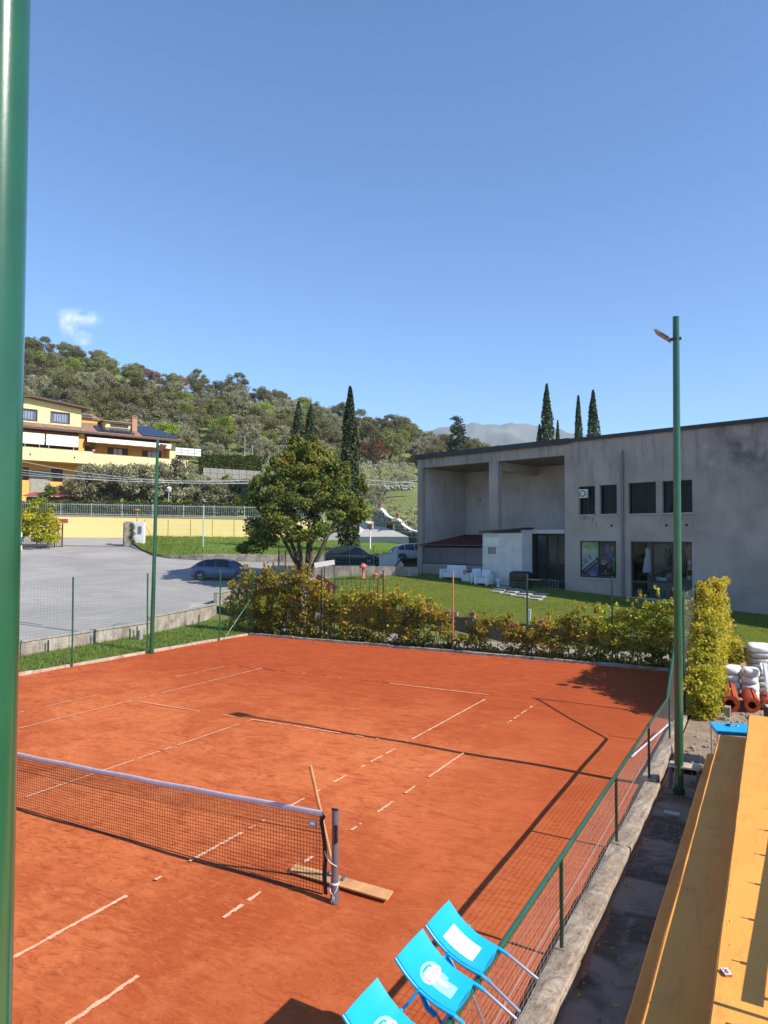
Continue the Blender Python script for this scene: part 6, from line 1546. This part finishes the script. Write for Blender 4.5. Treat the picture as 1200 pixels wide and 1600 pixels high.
for k, px in enumerate((226,263,298,332,366,402,438)):
    x, y = XY(76.5, (px-600)/1116*76.5); MB().tube([(x,y,4.3),(x,y,6.45)], .045, 6).build('post', 'rust_post', f)
xa, ya = XY(76.5,(226-600)/1116*76.5); xb, yb = XY(76.5,(438-600)/1116*76.5)
b = MB(); [b.tube([(xa,ya,z),(xb,yb,z)], .006, 4, False) for z in (4.9,5.4,5.9,6.3)]; b.build('wire', 'grey_wire', f)
xc, yc = XY(76.4,(237-600)/1116*76.4); MB().tube([(xa,ya,5.9),(xc,yc,4.7)], .035, 6).build('brace', 'rust_post', f)
# gate pillars and gate
g = thing('gate_pillar', 'ivy streaked stone gate pillar at the left end of the grass bank', 'pillar', (-43.9,42.4,3.5), .5)
MB().box(-.75,.0,-.35,.35,0,2.55).build('pier', 'retain', g, .03); MB().box(.01,1.15,-.25,.25,0,2.5).build('wing', 'shed_white', g, .03); MB().box(-.85,-.76,-.3,.3,.1,2.4).build('edge', 'fascia', g)
P, ids = clump_points([(.1+rnd.uniform(-.15,.15),-.42,.4+.19*k,.22,.07,.2) for k in range(11)], -40, .1); meshobj('ivy', leaf_mesh('ivy_leaves', P, .14, 'leaf_box', tints(ids)), g)['kind'] = 'stuff'
MB().box(.62,.92,-.32,-.252,1.4,2.1).build('letter_box', 'grey_metal', g)
tag(MB().tube([(0,0,-.05),(0,0,1.1)], .05, 6).blob((0,0,1.15), (.32,.32,.10), 8, .1).build('lantern', 'rust_post', loc=(-43.6,42.6,6.05)), 'rusty mushroom lamp standing on top of the ivy streaked pillar', 'lamp')
g = thing('entrance_gate', 'dark iron bar gate with a white post foot below the golden shrub', 'gate', (-53.3,36.1,3.4), math.atan2(1.85,3.6))
L = 3.6
b = MB(); b.box(0,L,-.02,.02,.35,.42); b.box(0,L,-.02,.02,2.0,2.06); b.build('rail', 'black_metal', g)
for k in range(24): MB().tube([(.07+.15*k,0,.1),(.07+.15*k,0,2.2)], .018, 6).build('bar', 'black_metal', g)
MB().box(L,L+.35,-.18,.18,0,1.0).build('post_foot', 'white_paint', g); MB().box(L+.02,L+.10,-.05,.05,1.0,2.7).build('post', 'grey_metal', g)
b = MB(); b.box(L+.5,L+.58,-.04,.04,.1,2.5); b.box(L+1.25,L+1.33,-.04,.04,.1,2.5); b.box(L+.58,L+1.25,-.03,.03,.15,.22); [b.box(L+.72+.16*q,L+.75+.16*q,-.015,.015,.2,2.3) for q in range(4)]; b.build('leaf', 'brown', g)
MB().box(L+.4,L+1.75,-.15,.15,2.45,2.85).build('lintel', 'red_tile', g)
b = MB(); b.bar((L+1.3,.1,.26),(L+8.8,.35,.24),.05,.05); b.build('sliding_track', 'black_metal', g)
t = thing('marker_pole', 'blue and yellow striped pole beside the car park at the left edge', 'pole', (-49.8,34.6,2.75))
MB().tube([(0,0,0),(0,0,.95)], .12, 10).build('yellow_band', 'ywall', t); MB().tube([(0,0,.951),(0,0,1.75)], .12, 10).build('blue_band', 'car_blue', t); MB().tube([(0,0,1.751),(0,0,2.2)], .10, 10).build('tip', 'white_paint', t)
# street lamps and sign
def lamp(x, y, z0, z1, lab, kind):
    t = thing('street_lamp', lab, 'lamp', (x, y, z0)); h = z1-z0
    MB().tube([(0,0,0),(0,0,h)], [.06,.045], 8).build('post', 'pale_metal', t)
    if kind == 0: MB().lathe([(.10,0),(.28,.15),(.30,.42),(.34,.46),(.1,.62),(0,.64)], (0,0,h-.1), 10).build('lantern', 'white_plastic', t)
    elif kind == 1: MB().lathe([(.08,-.1),(.30,.02),(.34,.10),(.2,.28),(0,.30)], (0,0,h), 12).build('lantern', 'black_metal', t); MB().lathe([(.31,.12),(.18,.30),(0,.33)], (0,0,h), 12).build('cap', 'white_paint', t)
    else: b = MB(); b.bar((0,0,h),(.7,0,h+.12),.14,.08); b.build('arm', 'pale_metal', t)
x, y = XY(80.5,(263-600)/1116*80.5); lamp(x, y, 6.6, 9.75, 'short lamp post with a pale square lantern behind the yellow wall', 0)
x, y = XY(66,(318-600)/1116*66); lamp(x, y, 3.3, 7.7, 'street lamp with a round dark lantern on the grass bank', 1)
x, y = XY(125,(381-600)/1116*125); lamp(x, y, 16.5, 23.0, 'tall grey street lamp with a bent arm above the clipped hedge', 2)
x, y = XY(130,(393-600)/1116*130); lamp(x, y, 17.5, 22.0, 'second, shorter grey lamp post beside the bent arm lamp', 2)
t = thing('sign_post', 'white sign post with a terracotta top on the grass by the ramp', 'sign', (-19.5,46.5,3.35)); MB().tube([(0,0,0),(0,0,2.2)], .06, 8).build('post', 'white_paint', t); MB().box(-.26,.26,-.12,.12,2.0,2.45).build('top', 'faded_pink', t, .03)
# overhead cables
def cable(a, c, sag, lab, r=.022):
    a, c = Vector(a), Vector(c); pts = []
    for k in range(25): q = k/24; p = a.lerp(c, q); p.z -= sag*4*q*(1-q); pts.append(p)
    tag(MB().tube(pts, r, 5).build('cable', 'white_plastic'), lab, 'cable', 'overhead cables before the yellow house')
xl, yl = XY(76, -46); xr, yr = XY(76, -10)
for (z0, z1, sg, r, lab) in ((14.4,11.0,1.75,.020,'uppermost sagging white cable crossing in front of the yellow house'),(12.7,10.9,1.05,.021,'middle sagging white cable crossing in front of the yellow house'),(12.35,10.6,.95,.015,'thin cable just under the middle one before the yellow house'),(11.75,10.4,.55,.020,'lowest white cable crossing in front of the garden olives')):
    cable((xl,yl,z0), (xr,yr,z1), sg, lab, r)
x2, y2 = XY(76, 6)
for (z0, z1, lab) in ((11.3,10.5,'cable crossing downwards in front of the green slope by the building'),(10.2,11.2,'cable crossing upwards in front of the green slope by the building')):
    cable((xr+4,yr+3,z0), (x2,y2,z1), .25, lab, .022)
tp = thing('utility_pole', 'grey utility pole hidden behind the crown of the broad maple', 'pole', (xr,yr,4)); MB().tube([(0,0,0),(0,0,7.3)], .12, 8).build('mast', 'stone_grey', tp); MB().box(-.6,.6,-.05,.05,6.7,6.82).build('cross_arm', 'grey_metal', tp)
# right slope: ramp, stone wall with curved coping, terraces
b = MB(); pr = [(-24.6,52.9,4.70),(-18.3,51.6,4.70),(-24.2,55.2,6.25),(-25.6,54.9,6.35)]
b.add(pr, [(0,1,2,3)]); b.add([(x,y,z-2) for x,y,z in pr[:2]]+pr[:2], [(0,1,3,2)]); b.build('ramp', 'ramp', kind='structure')
w = thing('stone_wall', 'rough stone wall with a curving white coping beside the ramp', 'wall', (-23.6,54.6,0), math.atan2(-2.4,6.6))
prof = [(0,7.4),(1.0,7.45),(1.3,7.3),(1.9,6.75),(2.7,6.45),(3.4,6.4),(3.7,6.25),(4.3,5.75),(5.2,5.35),(6.2,5.15),(7.2,5.1)]
for r_ in range(9):
    z = 4.5+.34*r_; u = -.2*(r_ % 2)
    while u < 7.1:
        L = rnd.uniform(.35,.75); top = lerp(u+L/2, prof)-.1
        if z+.2 < top and not (2.05 < u+L/2 < 3.0 and 4.95 < z+.1 < 5.85): MB().blob((u+L/2,rnd.uniform(-.03,.03),z+.17), (L/2-.015,.26,.165), 8, .08, 0, .5).build('stone', 'stone_grey', w)
        u += L
b = MB(); b.box(0,7.1,.1,.22,4.0,5.0); b.build('core', 'stone_grey', w)
b = MB()
for (a, za), (c, zc) in zip(prof, prof[1:]): b.bar((a,0,za),(c,0,zc),.40,.10)
b.build('coping', 'white_paint', w); MB().box(2.1,2.95,-.30,-.2,4.95,5.85).build('hatch', 'mat_dark', w)
for u, z in ((.9,7.5),(3.45,6.5)):
    o = MB().lathe([(.12,0),(.20,.15),(.23,.38),(.27,.42),(.0,.38)], n=14).build('urn', 'terracotta', None)
    ang = math.atan2(-2.4,6.6); o.location = (-23.6+u*math.cos(ang), 54.6+u*math.sin(ang), z); tag(o, 'terracotta urn on the %s step of the curving white coping' % ('upper' if u < 2 else 'lower'), 'urn')
def rough_wall(lab, px0, px1, py_, D, rows_, name='terrace_wall'):
    t = thing(name, lab, 'wall', (0,0,0))
    n = int((px1-px0)/3.2)
    for k in range(n):
        px = px0+(px1-px0)*(k+rnd.random()*.6)/n; l = (px-600)/1116*D; x, y = XY(D, l)
        for q in range(rows_): 
            z = CZ+(843-py_)/1116*D+.35*q; s = rnd.uniform(.16,.30); MB().blob((x+rnd.uniform(-.3,.3),y+rnd.uniform(-.3,.3),z+rnd.uniform(-.1,.1)), (s*1.3,s,s*.8), 7, .25, 0, .7).build('stone', 'stone_grey', t)
rough_wall('tumbled stone terrace wall high on the grassy slope right of the tall cypress', 562, 596, 729, 136, 2)
rough_wall('short run of pale stones on the upper slope next to the concrete building', 612, 628, 728, 134, 2)
rough_wall('broken stone terrace at mid height on the slope behind the cables', 560, 648, 762, 118, 2)
rough_wall('scattered flat stones on the grass just left of the building corner', 628, 648, 848, 68, 1)
def flatwall(lab, px0, py0, px1, py1, D0, D1, h, mat, name='garden_wall'):
    x0, y0 = XY(D0,(px0-600)/1116*D0); x1, y1 = XY(D1,(px1-600)/1116*D1); z0 = CZ+(843-py0)/1116*D0; z1 = CZ+(843-py1)/1116*D1
    t = thing(name, lab, 'wall', (x0,y0,0)); d = Vector((x1-x0,y1-y0,z1-z0)); n = max(4,int(d.length/1.0))
    for k in range(n):
        a = d*(k/n); c = d*((k+1)/n); rr = 0; hh = h/3
        for r_ in range(3): MB().bar((a.x+.02,a.y,z0+a.z-hh*(r_+.5)),(c.x-.02,c.y,z0+c.z-hh*(r_+.5)), .4+rnd.uniform(-.05,.05), hh-.03).build('stone_block', mat, t, .04)
flatwall('grey stone terrace wall below the clipped hedge right of the yellow house', 316, 731, 406, 736, 112, 114, 2.4, 'stone_grey')
flatwall('white painted wall beside the terrace end of the yellow house', 270, 699, 312, 702, 112, 114, 1.2, 'shed_white')

# ------------------------------------------------------------------ cars
def car(label, loc, rz, paint, L=4.25, W=1.78, Hh=1.55, style=0):
    c = thing('parked_car', label, 'car', loc, rz, 'cars parked behind the lawn')
    hl = L/2
    # stations along the length: x, bottom, belt, roof (None: no cabin), half width low, half width belt, half width roof
    k = Hh/1.55
    ST = [(-hl,.42,.78,.80,.70,.70,.60),(-hl+.06,.32,.88,.92,.80,.78,.66),(-hl+.22,.26,.96,1.08*k,.86,.84,.66),(-hl+.50,.24,.98,1.30*k,.88,.87,.64),(-hl+1.0,.22,.98,1.49*k,.89,.88,.64),(-.35,.22,.96,1.55*k,.89,.88,.65),(.25,.22,.94,1.52*k,.89,.88,.65),(.62,.22,.93,1.40*k,.89,.88,.66),(1.02,.22,.92,1.14*k,.89,.88,.70),(1.24,.24,.91,.95,.89,.87,.74),(hl-.42,.26,.84,.87,.87,.84,.70),(hl-.12,.30,.72,.75,.80,.76,.60),(hl,.40,.60,.62,.66,.62,.5)]
    b = MB(); R = []
    for x, zb, zl, zr_, w0, w1, w2 in ST:
        R.append([(x,-w0*.86,zb),(x,-w0,zb+.14),(x,-w1*1.005,zl*.72),(x,-w1,zl),(x,-(w1*.35+w2*.65),zl+(zr_-zl)*.62),(x,-w2,zr_-.03*(zr_-zl > .2)),(x,-w2*.5,zr_+.012),(x,w2*.5,zr_+.012),(x,w2,zr_-.03*(zr_-zl > .2)),(x,(w1*.35+w2*.65),zl+(zr_-zl)*.62),(x,w1,zl),(x,w1*1.005,zl*.72),(x,w0,zb+.14),(x,w0*.86,zb)])
    m = 14; vs = [p for r in R for p in r]
    for i in range(len(R)-1):
        for q in range(m):
            f = (i*m+q, (i+1)*m+q, (i+1)*m+(q+1) % m, i*m+(q+1) % m)
            b.add([vs[j] for j in f], [(0,1,2,3)], 0, True)
    b.add(R[0], [tuple(range(m))[::-1]]); b.add(R[-1], [tuple(range(m))])
    me_o = b.build('body', paint, c)
    bm = bmesh.new(); bm.from_mesh(me_o.data); bmesh.ops.remove_doubles(bm, verts=bm.verts, dist=.0005); bm.to_mesh(me_o.data); bm.free()
    # glazing laid a little proud of the shell
    def patch(name, i0, i1, q0, q1, mat, inset=.06, off=.008):
        g = MB(); rows = []
        for i in range(i0, i1+1): rows.append([Vector(R[i][q]) for q in range(q0, q1+1)])
        cen = sum((p for r in rows for p in r), Vector())/sum(len(r) for r in rows)
        o = Vector((0,0,.9)); V = []
        for r in rows:
            for p in r: q_ = p+(cen-p)*inset; n_ = (q_-Vector((q_.x*.75,0,.8))).normalized(); V.append(q_+n_*off)
        w_ = q1-q0+1; g.add(V, [(a*w_+e,(a+1)*w_+e,(a+1)*w_+e+1,a*w_+e+1) for a in range(i1-i0) for e in range(q1-q0)], 0, True); return g.build(name, mat, c)
    for qa, qb in ((3,5),(8,10)):
        patch('side_window', 3, 4, qa, qb, 'car_glass', .10, .02); patch('side_window', 4, 5, qa, qb, 'car_glass', .09, .02); patch('side_window', 5, 7, qa, qb, 'car_glass', .09, .02)
    patch('windscreen', 7, 9, 4, 9, 'car_glass', .05, .015); patch('rear_window', 1, 3, 4, 9, 'car_glass', .12, .015)
    for sx in (-1, 1):
        for sy in (-1, 1):
            x = -hl+.78 if sx < 0 else hl-.82; y0 = sy*.80
            w = MB().lathe([(.20,-.09),(.30,-.10),(.325,-.07),(.325,.07),(.30,.10),(.20,.09)], (x,y0,.325), 22, 0, 'y').build('wheel', 'rubber', c)
            b = MB(); b.lathe([(.0,.085*sy),(.07,.085*sy),(.19,.075*sy),(.20,.06*sy)], (x,y0,.325), 20, 0, 'y')
            for q in range(5): a = 6.283*q/5; b.bar((x+.04*math.cos(a),y0+.088*sy,.325+.04*math.sin(a)),(x+.185*math.cos(a),y0+.088*sy,.325+.185*math.sin(a)),.05,.012,(0,1,0))
            b.build('rim', 'rim', w)
            MB().lathe([(.335,-.012),(.40,-.012),(.40,.012),(.335,.012)], (x,sy*.885,.34), 20, 0, 'y').build('wheel_arch', 'frame', c)
    for sy in (-1, 1):
        MB().blob((hl-.16,sy*.60,.68), (.16,.14,.07), 10, 0).build('headlight', 'lamp_clear', c); MB().blob((-hl+.10,sy*.66,.86), (.10,.12,.09), 10, 0).build('taillight', 'lamp_red', c)
        b = MB(); b.blob((.72,sy*.98,1.0), (.07,.10,.065), 8, 0); b.build('mirror', paint, c)
        b = MB(); b.box(-.25,-.08,min(sy*.885,sy*.90),max(sy*.885,sy*.90),.83,.855); b.box(.55,.72,min(sy*.885,sy*.90),max(sy*.885,sy*.90),.82,.845); b.build('door_handle', 'frame', c)
        b = MB(); b.box(-hl+.5,hl-.5,min(sy*.85,sy*.898),max(sy*.85,sy*.898),.22,.34); b.build('sill_trim', 'frame', c)
    MB().box(-hl-.01,-hl+.10,-.55,.55,.36,.52).build('rear_bumper', 'frame', c, .02); MB().box(hl-.08,hl+.012,-.5,.5,.34,.48).build('front_grille', 'frame', c, .02)
    MB().box(-hl-.018,-hl-.008,-.26,.26,.58,.68).build('number_plate', 'white_paint', c)
    return c
AX = math.atan2(RY, RX)
car('black hatchback parked behind the grey lawn wall, right of the maple', (-17.75,40.55,2.38), AX+.05, 'car_black')
car('white car parked beyond the black one at the corner of the concrete building', (-13.9,44.1,2.62), AX+.22, 'car_white', 4.3, 1.8, 1.5)
car('blue grey car parked in tree shade behind the left end of the hedge', (-21.74,30.3,1.55), AX-.12, 'car_blue', 4.3, 1.8, 1.5)

# ------------------------------------------------------------------ air
def haze():
    m = bpy.data.materials.new('haze'); m.use_nodes = True; n = m.node_tree.nodes; n.clear()
    o = n.new('ShaderNodeOutputMaterial'); v = n.new('ShaderNodeVolumePrincipled'); v.inputs['Density'].default_value = HAZE; v.inputs['Color'].default_value = (.62,.80,1.0,1); v.inputs['Anisotropy'].default_value = .0
    m.node_tree.links.new(v.outputs[0], o.inputs['Volume'])
    cx, cy = XY(1300, 300); me = MB().box(-9000,9000,-9000,9000,-12,455).mesh('haze', m)
    o = meshobj('haze', me); o['kind'] = 'stuff'
HAZE = .00014
if HAZE: haze()
